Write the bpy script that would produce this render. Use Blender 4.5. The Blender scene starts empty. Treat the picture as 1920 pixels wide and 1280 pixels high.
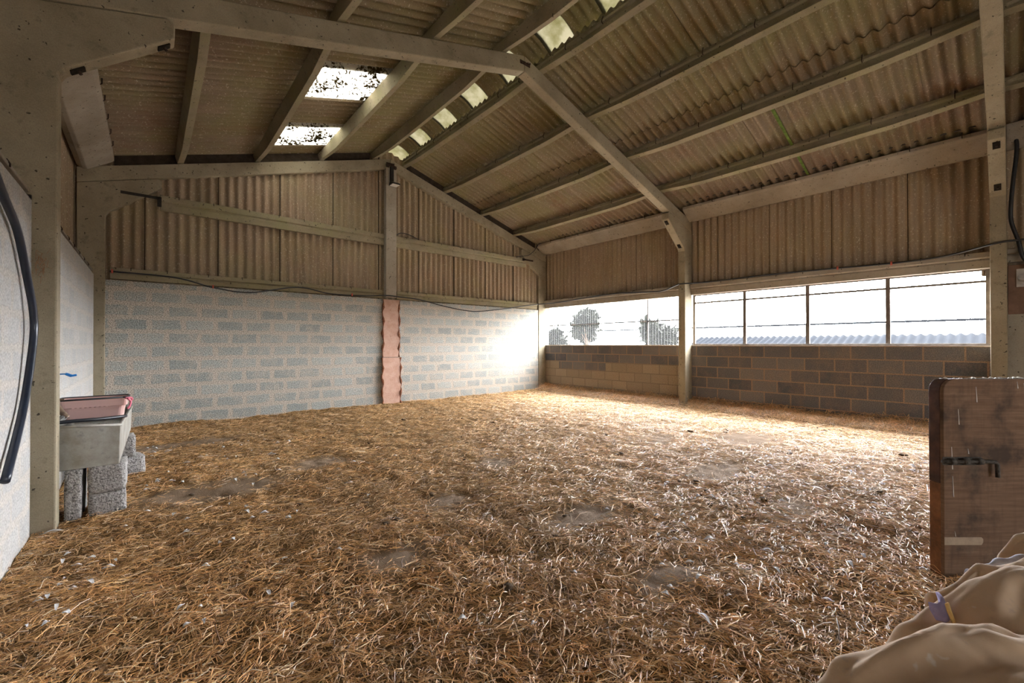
import bpy, bmesh, math, random
import numpy as np
from mathutils import Vector, Matrix
random.seed(7); rng = np.random.default_rng(11)
S = bpy.context.scene
COL = S.collection

# ------------------------------------------------------------------ camera
YAW, PITCH, ROLL, FPX, CAMZ = .7057, .0062, -.0012, 799.32, 1.372
cam = bpy.data.cameras.new('camera'); camo = bpy.data.objects.new('camera', cam); COL.objects.link(camo)
fw = Vector((math.sin(YAW)*math.cos(PITCH), math.cos(YAW)*math.cos(PITCH), math.sin(PITCH)))
rt = Vector((math.cos(YAW), -math.sin(YAW), 0)); up = rt.cross(fw)
rt, up = rt*math.cos(ROLL)+up*math.sin(ROLL), -rt*math.sin(ROLL)+up*math.cos(ROLL)
camo.matrix_world = Matrix((( rt.x, up.x, -fw.x, 0), (rt.y, up.y, -fw.y, 0), (rt.z, up.z, -fw.z, CAMZ), (0, 0, 0, 1)))
cam.sensor_width = 36; cam.lens = 36*FPX/1920; cam.clip_start = .05; cam.clip_end = 400
S.camera = camo
# ------------------------------------------------------------------ sky and exposure
w = bpy.data.worlds.new('overcast_sky'); S.world = w; w.use_nodes = True
bg = w.node_tree.nodes['Background']; _t = w.node_tree
# bright overcast, glowing most towards the hidden sun beyond the window wall
_g = _t.nodes.new('ShaderNodeTexCoord'); _d = _t.nodes.new('ShaderNodeVectorMath'); _d.operation = 'DOT_PRODUCT'
_d.inputs[1].default_value = Vector((.86, .12, .50)).normalized(); _t.links.new(_g.outputs['Generated'], _d.inputs[0])
_r = _t.nodes.new('ShaderNodeValToRGB'); _r.color_ramp.interpolation = 'EASE'
_r.color_ramp.elements[0].position = .12; _r.color_ramp.elements[0].color = (.085, .09, .095, 1)
_r.color_ramp.elements[1].position = .95; _r.color_ramp.elements[1].color = (.90, .90, .92, 1)
_t.links.new(_d.outputs['Value'], _r.inputs[0]); _t.links.new(_r.outputs[0], bg.inputs[0]); bg.inputs[1].default_value = 70.0
S.view_settings.view_transform = 'Standard'; S.view_settings.look = 'None'
S.view_settings.gamma = 1; S.view_settings.use_curve_mapping = False
S.view_settings.exposure = 0.18
S.cycles.max_bounces = 12; S.cycles.diffuse_bounces = 7; S.cycles.transparent_max_bounces = 16
S.cycles.sample_clamp_indirect = 8

# ------------------------------------------------------------------ plan of the barn (metres)
CX = 4.176                       # ridge line
Y2, Y1, Y0, YB = 9.18, 4.61, .04, -4.53   # near faces of the portal frames
FW = .157                        # frame thickness
SL = .3027                       # roof slope
AN = math.atan(SL)
XL, XR = -.65, 9.16              # inner faces of the block walls
RZ = 5.745                       # roof underside at the ridge

# ------------------------------------------------------------------ helpers
def tag(o, label=None, cat=None, group=None, kind=None):
    if label: o['label'] = label
    if cat: o['category'] = cat
    if group: o['group'] = group
    if kind: o['kind'] = kind
    return o

class MB:
    def __init__(s): s.v = []; s.f = []; s.mi = []; s.cur = 0; s.uv = None
    def add(s, vs, fs):
        n = len(s.v); s.v += [tuple(p) for p in vs]; s.f += [tuple(n+i for i in f) for f in fs]; s.mi += [s.cur]*len(fs)
    def box(s, x0, x1, y0, y1, z0, z1, rot=None, at=None):
        vs = [Vector((x, y, z)) for z in (z0, z1) for y in (y0, y1) for x in (x0, x1)]
        if rot is not None:
            c = Vector(at) if at is not None else Vector((0, 0, 0))
            vs = [rot@(p-c)+c for p in vs]
        s.add(vs, [(0,2,3,1),(4,5,7,6),(0,1,5,4),(2,6,7,3),(0,4,6,2),(1,3,7,5)])
    def prism(s, pts, d, frame):
        """pts: outline in the plane, extruded by vector d; frame maps (a,b)->Vector"""
        d = Vector(d); a = [Vector(frame(*p)) for p in pts]; n = len(a)
        s.add(a+[p+d for p in a], [tuple(range(n))[::-1], tuple(range(n, 2*n))]+[(i, (i+1) % n, n+(i+1) % n, n+i) for i in range(n)])
    def tube(s, pts, r, n=8, caps=True):
        pts = [Vector(p) for p in pts]; rs = r if hasattr(r, '__len__') else [r]*len(pts)
        rings = []; prev = None
        for i, p in enumerate(pts):
            t = (pts[min(i+1, len(pts)-1)]-pts[max(i-1, 0)]).normalized()
            if prev is None:
                a = Vector((0, 0, 1)) if abs(t.z) < .9 else Vector((1, 0, 0)); a = (a-t*a.dot(t)).normalized()
            else: a = (prev-t*prev.dot(t)).normalized()
            prev = a; b = t.cross(a)
            rings.append([p+(a*math.cos(2*math.pi*k/n)+b*math.sin(2*math.pi*k/n))*rs[i] for k in range(n)])
        vs = [q for R in rings for q in R]; fs = []
        for i in range(len(pts)-1):
            for k in range(n): fs.append((i*n+k, i*n+(k+1) % n, (i+1)*n+(k+1) % n, (i+1)*n+k))
        if caps: fs += [tuple(range(n))[::-1], tuple(range((len(pts)-1)*n, len(pts)*n))]
        s.add(vs, fs)
    def build(s, name, mats, parent=None, loc=(0, 0, 0), smooth=False, bevel=0, fixn=True):
        me = bpy.data.meshes.new(name)
        L = Vector(loc)
        me.from_pydata([Vector(p)-L for p in s.v], [], s.f)
        for m in (mats if isinstance(mats, (list, tuple)) else [mats]): me.materials.append(m)
        if any(s.mi): me.polygons.foreach_set('material_index', s.mi)
        if fixn:
            bm = bmesh.new(); bm.from_mesh(me); bmesh.ops.recalc_face_normals(bm, faces=bm.faces); bm.to_mesh(me); bm.free()
        if smooth: me.polygons.foreach_set('use_smooth', [True]*len(me.polygons))
        me.update()
        o = bpy.data.objects.new(name, me); COL.objects.link(o)
        o.location = L
        if parent is not None:
            o.parent = parent
            o.location = L-Vector(parent.location) if loc != (0, 0, 0) else -Vector(parent.location)
            if loc == (0, 0, 0): pass
        if bevel:
            b = o.modifiers.new('bevel', 'BEVEL'); b.width = bevel; b.segments = 2; b.limit_method = 'ANGLE'; b.angle_limit = .6
        return o

def empty(name, loc, label, cat, group=None):
    o = bpy.data.objects.new(name, None); COL.objects.link(o); o.location = loc; o.empty_display_size = .1
    return tag(o, label, cat, group)

def copy_tree(o, parent=None):
    c = o.copy(); COL.objects.link(c)
    if parent is not None: c.parent = parent
    for ch in list(o.children):
        copy_tree(ch, c)
    return c

def smoothpath(pts, n=8):
    pts = [Vector(p) for p in pts]; out = []
    P = [pts[0]*2-pts[1]]+pts+[pts[-1]*2-pts[-2]]
    for i in range(1, len(P)-2):
        a, b, c, d = P[i-1:i+3]
        for k in range(n):
            t = k/n
            out.append(.5*((2*b)+(c-a)*t+(2*a-5*b+4*c-d)*t*t+(3*b-a-3*c+d)*t**3))
    out.append(pts[-1]); return out

# ------------------------------------------------------------------ materials
def nt(name):
    m = bpy.data.materials.new(name); m.use_nodes = True; t = m.node_tree
    b = t.nodes['Principled BSDF']; return m, t, b
def N(t, typ, **kw):
    n = t.nodes.new(typ)
    for k, v in kw.items():
        if k.startswith('i_'): n.inputs[k[2:].replace('_', ' ')].default_value = v
        else: setattr(n, k, v)
    return n
def ramp(t, src, stops, interp='LINEAR'):
    r = N(t, 'ShaderNodeValToRGB'); r.color_ramp.interpolation = interp
    e = r.color_ramp.elements
    while len(e) < len(stops): e.new(.5)
    for el, (p, c) in zip(e, stops): el.position = p; el.color = (c if len(c) == 4 else tuple(c)+(1,)) if hasattr(c, '__len__') else (c, c, c, 1)
    t.links.new(src, r.inputs[0]); return r
def noise(t, vec, scale, detail=5, rough=.6, dist=0):
    n = N(t, 'ShaderNodeTexNoise'); n.inputs['Scale'].default_value = scale; n.inputs['Detail'].default_value = detail
    n.inputs['Roughness'].default_value = rough; n.inputs['Distortion'].default_value = dist
    if vec is not None: t.links.new(vec, n.inputs['Vector'])
    return n
def mix(t, fac, a, b, blend='MIX'):
    n = N(t, 'ShaderNodeMixRGB', blend_type=blend)
    for i, v in enumerate((fac, a, b)):
        if isinstance(v, bpy.types.NodeSocket): t.links.new(v, n.inputs[i])
        elif hasattr(v, '__len__'): n.inputs[i].default_value = tuple(v)+((1,) if len(v) == 3 else ())
        elif i == 0: n.inputs[0].default_value = v
        else: n.inputs[i].default_value = (v, v, v, 1)
    return n.outputs[0]
def math_(t, op, a, b=None, clamp=False):
    n = N(t, 'ShaderNodeMath', operation=op); n.use_clamp = clamp
    for i, v in enumerate((a, b)):
        if v is None: continue
        if isinstance(v, bpy.types.NodeSocket): t.links.new(v, n.inputs[i])
        else: n.inputs[i].default_value = v
    return n.outputs[0]
def bump(t, h, b, strength=.5, dist=.01):
    n = N(t, 'ShaderNodeBump'); n.inputs['Strength'].default_value = strength; n.inputs['Distance'].default_value = dist
    t.links.new(h, n.inputs['Height']); t.links.new(n.outputs[0], b.inputs['Normal'])
def wpos(t):
    return N(t, 'ShaderNodeNewGeometry').outputs['Position']
def mapping(t, vec, scale=(1, 1, 1), loc=(0, 0, 0), rot=(0, 0, 0)):
    n = N(t, 'ShaderNodeMapping'); n.inputs['Scale'].default_value = scale; n.inputs['Location'].default_value = loc; n.inputs['Rotation'].default_value = rot
    t.links.new(vec, n.inputs[0]); return n.outputs[0]

def concrete(name, base, stain, dark=.5, speck=True, moss=None):
    m, t, b = nt(name); p = wpos(t)
    n1 = noise(t, p, 1.3, 6, .62); n2 = noise(t, p, 9, 6, .7); n3 = noise(t, mapping(t, p, (1, 1, 1)), 120, 2, .5)
    c = mix(t, ramp(t, n1.outputs[0], [(.35, 0), (.68, 1)]).outputs[0], base, stain)
    c = mix(t, ramp(t, n2.outputs[0], [(.56, 0), (.75, dark)]).outputs[0], c, tuple(x*.45 for x in stain))
    if moss:
        c = mix(t, ramp(t, noise(t, p, 2.1, 5, .7).outputs[0], [(.45, 0), (.7, .7)]).outputs[0], c, moss)
    if speck:
        c = mix(t, ramp(t, noise(t, p, 26, 3, .5).outputs[0], [(.675, 0), (.70, .9)]).outputs[0], c, (.035, .028, .02))
    c = mix(t, .25, c, n3.outputs[0], 'OVERLAY')
    t.links.new(c, b.inputs['Base Color']); b.inputs['Roughness'].default_value = .92; b.inputs['Specular IOR Level'].default_value = .2
    h = mix(t, .5, n2.outputs[0], n3.outputs[0]); bump(t, h, b, .35, .006)
    return m
CONC = concrete('frame_concrete', (.33, .285, .205), (.21, .175, .115), .7)
CONC_P = concrete('purlin_concrete', (.30, .255, .175), (.20, .17, .11), moss=(.24, .225, .11))
CONC_L = concrete('pale_concrete', (.37, .33, .275), (.25, .215, .17))

def asb(name, axis_down, mossy=.5, red=.5, bright=1.0, seam=None):
    """fibre cement sheet, stained in streaks that run along its corrugations"""
    m, t, b = nt(name); p = wpos(t)
    sc = {'x': (.35, 3, .35), 'z': (3, 3, .5)}[axis_down]
    n1 = noise(t, mapping(t, p, sc), 2.0, 6, .65); n2 = noise(t, p, 1.1, 4, .6); n3 = noise(t, p, 38, 3, .7); n4 = noise(t, p, 160, 2, .6)
    base = mix(t, ramp(t, n1.outputs[0], [(.2, 0), (.8, 1)]).outputs[0], tuple(bright*x for x in (.37, .285, .20)), tuple(bright*x for x in (.24, .18, .125)))
    base = mix(t, ramp(t, n2.outputs[0], [(.42, 0), (.62, mossy)]).outputs[0], base, tuple(bright*x for x in (.29, .255, .125)))
    base = mix(t, ramp(t, noise(t, p, .8, 5, .7, .4).outputs[0], [(.5, 0), (.68, red)]).outputs[0], base, tuple(bright*x for x in (.28, .17, .11)))
    if axis_down == 'x':   # algae grows thickest high up beside the ridge lights
        sz = N(t, 'ShaderNodeSeparateXYZ'); t.links.new(p, sz.inputs[0])
        up_ = ramp(t, math_(t, 'ADD', math_(t, 'SUBTRACT', sz.outputs['Z'], 4.6), math_(t, 'SUBTRACT', n2.outputs[0], .5)), [(0, 0), (.9, .6)]).outputs[0]
        base = mix(t, math_(t, 'MULTIPLY', up_, ramp(t, n1.outputs[0], [(.25, .4), (.7, 1)]).outputs[0]), base, tuple(bright*x for x in (.27, .25, .10)))
    fl = ramp(t, n3.outputs[0], [(.60, 0), (.66, .75)]).outputs[0]
    base = mix(t, fl, base, tuple(bright*x for x in (.62, .54, .42)))
    base = mix(t, .5, base, n4.outputs[0], 'OVERLAY')
    if seam:
        sx = N(t, 'ShaderNodeSeparateXYZ'); t.links.new(p, sx.inputs[0])
        fr = math_(t, 'FRACT', math_(t, 'ADD', sx.outputs[seam[0]], 20-seam[1]))
        base = mix(t, math_(t, 'LESS_THAN', fr, .011), base, (.03, .022, .016))
    t.links.new(base, b.inputs['Base Color']); b.inputs['Roughness'].default_value = .95; b.inputs['Specular IOR Level'].default_value = .15
    bump(t, n3.outputs[0], b, .25, .004)
    return m
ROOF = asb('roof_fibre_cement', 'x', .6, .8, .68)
CLAD = asb('wall_fibre_cement', 'z', .35, .3, 1.0, ('X', -.06))
CLAD_R = asb('side_fibre_cement', 'z', .2, .3, 1.0, ('Y', .07))

def blocks(name, plane, blk, blk2, mortar, msize, z_off, smear, rough_speck=.5, x_off=0, tan=False):
    m, t, b = nt(name); p = wpos(t)
    sx = N(t, 'ShaderNodeSeparateXYZ'); t.links.new(p, sx.inputs[0])
    cb = N(t, 'ShaderNodeCombineXYZ'); t.links.new(sx.outputs['X' if plane == 'x' else 'Y'], cb.inputs[0]); t.links.new(sx.outputs['Z'], cb.inputs[1])
    dn = noise(t, p, 7, 6, .75); dv = N(t, 'ShaderNodeVectorMath', operation='MULTIPLY_ADD')
    t.links.new(dn.outputs['Color'], dv.inputs[0]); dv.inputs[1].default_value = (smear, smear*.7, 0); t.links.new(cb.outputs[0], dv.inputs[2])
    v = mapping(t, dv.outputs[0], (1, 1, 1), (x_off-smear/2, z_off-smear*.35, 0))
    br = N(t, 'ShaderNodeTexBrick'); t.links.new(v, br.inputs['Vector'])
    br.offset = .5; br.inputs['Scale'].default_value = 1; br.inputs['Brick Width'].default_value = .45; br.inputs['Row Height'].default_value = .225
    br.inputs['Mortar Size'].default_value = msize; br.inputs['Mortar Smooth'].default_value = .35 if smear > .02 else .15
    br.inputs['Color1'].default_value = tuple(blk)+(1,); br.inputs['Color2'].default_value = tuple(blk2)+(1,); br.inputs['Mortar'].default_value = tuple(mortar)+(1,)
    br.inputs['Bias'].default_value = 0
    c = br.outputs['Color']
    fine = noise(t, p, 75, 3, .6); med = noise(t, p, 3.0 if smear < .02 else 4.5, 6, .75)
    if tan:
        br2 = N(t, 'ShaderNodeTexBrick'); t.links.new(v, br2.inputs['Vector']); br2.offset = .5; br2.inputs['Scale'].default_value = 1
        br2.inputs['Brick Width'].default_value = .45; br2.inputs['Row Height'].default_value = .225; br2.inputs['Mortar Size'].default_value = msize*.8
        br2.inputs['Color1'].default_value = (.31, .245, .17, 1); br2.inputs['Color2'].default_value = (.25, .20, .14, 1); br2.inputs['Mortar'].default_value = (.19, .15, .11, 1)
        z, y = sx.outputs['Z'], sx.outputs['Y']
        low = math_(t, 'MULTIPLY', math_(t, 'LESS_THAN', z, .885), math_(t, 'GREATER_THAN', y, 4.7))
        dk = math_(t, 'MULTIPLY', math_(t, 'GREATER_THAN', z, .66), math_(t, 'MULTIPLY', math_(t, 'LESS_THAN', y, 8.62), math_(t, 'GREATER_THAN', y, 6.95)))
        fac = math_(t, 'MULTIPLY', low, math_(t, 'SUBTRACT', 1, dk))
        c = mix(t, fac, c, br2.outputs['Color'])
    # mortar smeared over the faces and dust stains
    c = mix(t, ramp(t, med.outputs[0], [(.46, 0), (.64, .65 if smear > .02 else .3)]).outputs[0], c, mortar)
    c = mix(t, rough_speck, c, ramp(t, fine.outputs[0], [(.32, .05), (.68, .95)]).outputs[0], 'OVERLAY')
    t.links.new(c, b.inputs['Base Color']); b.inputs['Roughness'].default_value = .95; b.inputs['Specular IOR Level'].default_value = .15
    h = mix(t, .35, math_(t, 'SUBTRACT', 1, br.outputs['Fac']), fine.outputs[0]); bump(t, h, b, .5, .008)
    return m
BLK_BACK = blocks('back_wall_blocks', 'x', (.27, .29, .275), (.37, .38, .355), (.44, .39, .33), .045, -.015, .12, .85)
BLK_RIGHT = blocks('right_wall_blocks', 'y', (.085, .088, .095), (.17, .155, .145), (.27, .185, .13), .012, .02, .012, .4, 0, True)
BLK_LEFT = blocks('left_wall_render', 'y', (.36, .36, .35), (.43, .425, .41), (.44, .415, .375), .035, 0, .16, .3)

def plain(name, col, rough=.6, metal=0, spec=.4, var=.25, scale=12, bmp=.15):
    m, t, b = nt(name); p = N(t, 'ShaderNodeTexCoord').outputs['Object']
    n = noise(t, p, scale, 5, .65)
    c = mix(t, ramp(t, n.outputs[0], [(.3, 0), (.7, 1)]).outputs[0], tuple(x*(1-var) for x in col), tuple(min(1, x*(1+var)) for x in col))
    t.links.new(c, b.inputs['Base Color']); b.inputs['Roughness'].default_value = rough; b.inputs['Metallic'].default_value = metal; b.inputs['Specular IOR Level'].default_value = spec
    if bmp: bump(t, noise(t, p, scale*6, 4, .6).outputs[0], b, bmp, .004)
    return m
BLACKP = plain('black_plastic', (.012, .014, .018), .38, 0, .5, .3, 20, .05)
RUST = plain('rusty_steel', (.045, .028, .02), .8, .3, .3, .5, 40, .4)
DARKM = plain('dark_metal', (.03, .027, .024), .6, .6, .4, .4, 40, .2)
GALV = plain('galvanised_steel', (.30, .30, .28), .55, .35, .4, .35, 7, .15)
PINK = None

def rough_slab():
    m, t, b = nt('pink_weathered_slab'); p = wpos(t)
    n1 = noise(t, p, 6, 6, .7); n2 = noise(t, p, 45, 4, .7)
    c = mix(t, ramp(t, n1.outputs[0], [(.35, 0), (.65, 1)]).outputs[0], (.46, .27, .20), (.56, .37, .29))
    c = mix(t, ramp(t, n2.outputs[0], [(.6, 0), (.75, .6)]).outputs[0], c, (.68, .52, .43))
    c = mix(t, ramp(t, noise(t, p, 14, 4, .7).outputs[0], [(.6, 0), (.72, .5)]).outputs[0], c, (.22, .10, .06))
    t.links.new(c, b.inputs['Base Color']); b.inputs['Roughness'].default_value = .95
    bump(t, n2.outputs[0], b, .6, .01); return m
PINK = rough_slab()
RUSTEDGE = plain('rust_brown_edge', (.22, .09, .05), .95, 0, .2, .5, 30, .5)

def breeze():
    m, t, b = nt('open_textured_breeze_block'); p = wpos(t)
    v = N(t, 'ShaderNodeTexVoronoi'); v.inputs['Scale'].default_value = 85; t.links.new(p, v.inputs['Vector'])
    n = noise(t, p, 70, 3, .6)
    c = ramp(t, n.outputs[0], [(.38, (.13, .125, .12)), (.46, (.30, .285, .27)), (.62, (.42, .405, .385))]).outputs[0]
    t.links.new(c, b.inputs['Base Color']); b.inputs['Roughness'].default_value = .97
    bump(t, mix(t, .5, n.outputs[0], v.outputs['Distance']), b, .9, .01); return m
BREEZE = breeze()

def clear_sheet(name, tint, transp, lichen=0, dirt=.15, facing=False):
    """translucent plastic: part of the light goes straight through, the rest is scattered"""
    m, t, b = nt(name); t.nodes.remove(b); out = [n for n in t.nodes if n.type == 'OUTPUT_MATERIAL'][0]
    p = wpos(t)
    tr = N(t, 'ShaderNodeBsdfTransparent'); tr.inputs[0].default_value = tuple(tint)+(1,)
    tl = N(t, 'ShaderNodeBsdfTranslucent'); df = N(t, 'ShaderNodeBsdfDiffuse')
    col = mix(t, ramp(t, noise(t, p, 3, 5, .7).outputs[0], [(.4, 0), (.7, dirt)]).outputs[0], tint, tuple(x*.5 for x in tint[:2])+(tint[2]*.3,))
    t.links.new(col, tl.inputs[0]); t.links.new(col, df.inputs[0])
    a = N(t, 'ShaderNodeMixShader'); a.inputs[0].default_value = .25; t.links.new(tl.outputs[0], a.inputs[1]); t.links.new(df.outputs[0], a.inputs[2])
    c = N(t, 'ShaderNodeMixShader'); c.inputs[0].default_value = transp; t.links.new(a.outputs[0], c.inputs[1]); t.links.new(tr.outputs[0], c.inputs[2])
    fin = c.outputs[0]
    if facing:
        ge = N(t, 'ShaderNodeNewGeometry'); sx = N(t, 'ShaderNodeSeparateXYZ'); t.links.new(ge.outputs['Normal'], sx.inputs[0])
        fx = ramp(t, math_(t, 'ABSOLUTE', sx.outputs['X']), [(.80, transp*.955), (.90, transp)]).outputs[0]; t.links.new(fx, c.inputs[0])
    if lichen:
        blob = noise(t, p, 24, 5, .75); reg = noise(t, p, 2.6, 2, .5)
        f = ramp(t, math_(t, 'ADD', blob.outputs[0], math_(t, 'MULTIPLY', math_(t, 'SUBTRACT', reg.outputs[0], .5), .5)), [(.52, 0), (.545, 1)]).outputs[0]
        lc = mix(t, noise(t, p, 40, 2, .5).outputs[0], (.012, .008, .004), (.05, .035, .008))
        ld = N(t, 'ShaderNodeBsdfDiffuse'); t.links.new(lc, ld.inputs[0]); lt = N(t, 'ShaderNodeBsdfTranslucent'); t.links.new(lc, lt.inputs[0])
        lm = N(t, 'ShaderNodeMixShader'); lm.inputs[0].default_value = .12; t.links.new(ld.outputs[0], lm.inputs[1]); t.links.new(lt.outputs[0], lm.inputs[2])
        g = N(t, 'ShaderNodeMixShader'); t.links.new(f, g.inputs[0]); t.links.new(fin, g.inputs[1]); t.links.new(lm.outputs[0], g.inputs[2]); fin = g.outputs[0]
    t.links.new(fin, out.inputs[0]); return m
ROOFLIGHT = clear_sheet('lichened_roof_light', (.92, .90, .84), .35, 1)
RIDGE_T = clear_sheet('green_tinted_ridge_light', (.175, .165, .13), .0, 0, .85)
WIN_T = clear_sheet('clear_corrugated_sheet', (.96, .97, .98), .998, 0, .05, True)
WIN_C = clear_sheet('clear_plastic_pane', (.97, .98, 1), .998, 0, .02)

# ------------------------------------------------------------------ corrugated sheeting
PITCHC = .1428
def corr(mb, o, du, dv, nrm, width, length, amp=.024, pitch=PITCHC, n_per=10, phase=0, th=.007, nv=1):
    """one corrugated sheet: o origin, du unit across the corrugations, dv unit along them"""
    o, du, dv, nrm = map(Vector, (o, du, dv, nrm)); n = max(2, int(round(width/pitch*n_per))); vs = []
    for side in (0, 1):
        for j in range(nv+1):
            for i in range(n+1):
                u = width*i/n
                h = amp*math.sin(2*math.pi*(u/pitch+phase))
                vs.append(o+du*u+dv*(length*j/nv)+nrm*(h+side*th))
    W = n+1; B = W*(nv+1); fs = []
    for j in range(nv):
        for i in range(n):
            a = j*W+i; fs.append((a, a+1, a+W+1, a+W)); fs.append((B+a, B+a+W, B+a+W+1, B+a+1))
    for i in range(n):
        fs.append((i, B+i, B+i+1, i+1)); a = nv*W+i; fs.append((a, a+1, B+a+1, B+a))
    for j in range(nv):
        a = j*W; fs.append((a, a+W, B+a+W, B+a)); a = j*W+n; fs.append((a, B+a, B+a+W, a+W))
    mb.add(vs, fs)

def smooth_by_angle(o, ang=.9):
    me = o.data
    me.polygons.foreach_set('use_smooth', [True]*len(me.polygons))
    bm = bmesh.new(); bm.from_mesh(me)
    for e in bm.edges:
        if len(e.link_faces) == 2 and e.calc_face_angle(0) > ang: e.smooth = False
    bm.to_mesh(me); bm.free()

# ================================================================== FLOOR
def vnoise(x, y, sc, seed):
    r = np.random.default_rng(seed); G = r.random((257, 257)); x = np.asarray(x)*sc+40; y = np.asarray(y)*sc+40
    xi = np.floor(x).astype(int); yi = np.floor(y).astype(int); fx = x-xi; fy = y-yi; fx = fx*fx*(3-2*fx); fy = fy*fy*(3-2*fy)
    g = lambda a, b: G[a % 257, b % 257]
    return (g(xi, yi)*(1-fx)+g(xi+1, yi)*fx)*(1-fy)+(g(xi, yi+1)*(1-fx)+g(xi+1, yi+1)*fx)*fy
def fbm(x, y, sc, seed, o=4):
    return sum(vnoise(x, y, sc*2**k, seed+k)*.5**k for k in range(o))/sum(.5**k for k in range(o))
BARE = [(.30, 7.4, 1.0, .32), (.45, 4.9, .75, .35), (1.55, 5.3, .5, .3), (1.15, 2.55, .35, .22), (3.1, 3.9, .32, .28), (2.7, 2.2, .5, .22), (5.6, 3.4, .5, .35), (4.7, 2.1, .6, .25), (6.6, 2.6, .7, .4), (2.4, 1.35, .45, .2), (1.9, 3.2, .35, .25), (4.0, 1.2, .5, .2)]
def bare(x, y):
    m = np.zeros_like(x)
    for cx, cy, ax, ay in BARE: m = np.maximum(m, np.clip(1.35-np.sqrt(((x-cx)/ax)**2+((y-cy)/ay)**2), 0, 1))
    n = fbm(x, y, 1.3, 50)
    return np.clip((m*3.2*n-.5)*(.1+1.7*fbm(x, y, 4, 61)), 0, 1)
def ground(x, y):
    x = np.asarray(x, float); y = np.asarray(y, float)
    h = (fbm(x, y, .7, 1)-.5)*.05+(fbm(x, y, 4.5, 9)-.5)*.055+(fbm(x, y, 14, 19, 2)-.5)*.020
    h = h-.008*bare(x, y)
    n = fbm(x, y, 1.5, 33)
    h = h+np.clip(1-(XR-x)/.42, 0, 1)**1.3*(.06+.10*n)+np.clip(1-(Y2-y)/.30, 0, 1)*(.02+.05*n)
    near_l = np.clip(1-(x-XL)/.7, 0, 1)*np.clip(1-np.abs(y-5.2)/1.2, 0, 1); h = h*(1-near_l*.7)-.035*near_l
    return h
GX0, GX1, GY0, GY1 = XL-.35, XR+.15, YB-1, Y2+.25
nx, ny = 330, 460
xs = np.linspace(GX0, GX1, nx); ys = np.linspace(GY0, GY1, ny); XX, YY = np.meshgrid(xs, ys)
ZZ = ground(XX, YY)
V = np.stack([XX.ravel(), YY.ravel(), ZZ.ravel()], 1)
ii = np.arange((nx-1)*(ny-1)); r_, c_ = ii//(nx-1), ii % (nx-1); a = r_*nx+c_
F_ = np.stack([a, a+1, a+nx+1, a+nx], 1)
def npmesh(name, V, F, mats, col=None):
    me = bpy.data.meshes.new(name); nF, k = F.shape
    me.vertices.add(len(V)); me.vertices.foreach_set('co', V.astype(np.float32).ravel())
    me.loops.add(nF*k); me.loops.foreach_set('vertex_index', F.astype(np.int32).ravel())
    me.polygons.add(nF); me.polygons.foreach_set('loop_start', (np.arange(nF)*k).astype(np.int32)); me.polygons.foreach_set('loop_total', np.full(nF, k, np.int32))
    if col is not None:
        at = me.color_attributes.new('tone', 'FLOAT_COLOR', 'POINT'); at.data.foreach_set('color', col.astype(np.float32).ravel())
    me.materials.append(mats); me.update(calc_edges=True)
    o = bpy.data.objects.new(name, me); COL.objects.link(o); return o
def floor_mat():
    m, t, b = nt('trodden_earth_and_chaff'); p = wpos(t)
    at = N(t, 'ShaderNodeAttribute', attribute_name='tone')
    soil = mix(t, noise(t, p, 7, 6, .7).outputs[0], (.15, .10, .062), (.31, .225, .155))
    f1 = noise(t, mapping(t, p, (14, 70, 20), rot=(0, 0, .6)), 1, 5, .75, 1.2); f2 = noise(t, mapping(t, p, (75, 15, 20), rot=(0, 0, .3)), 1, 5, .75, 1.2)
    ff = math_(t, 'MAXIMUM', f1.outputs[0], f2.outputs[0])
    chaff = ramp(t, ff, [(.40, (.05, .028, .012)), (.56, (.23, .135, .058)), (.68, (.46, .31, .15)), (.8, (.66, .50, .30))]).outputs[0]
    c = mix(t, at.outputs['Fac'], chaff, soil)
    t.links.new(c, b.inputs['Base Color']); b.inputs['Roughness'].default_value = .95; b.inputs['Specular IOR Level'].default_value = .1
    bump(t, ff, b, .8, .012); return m
bm_ = bare(XX, YY).ravel(); tone = np.stack([bm_, bm_, bm_, np.ones_like(bm_)], 1)
fl = npmesh('floor', V, F_, floor_mat(), tone); fl.data.polygons.foreach_set('use_smooth', [True]*len(fl.data.polygons))
tag(fl, 'brown earth floor of the barn with dusty bare patches under the straw', kind='structure')

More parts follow.
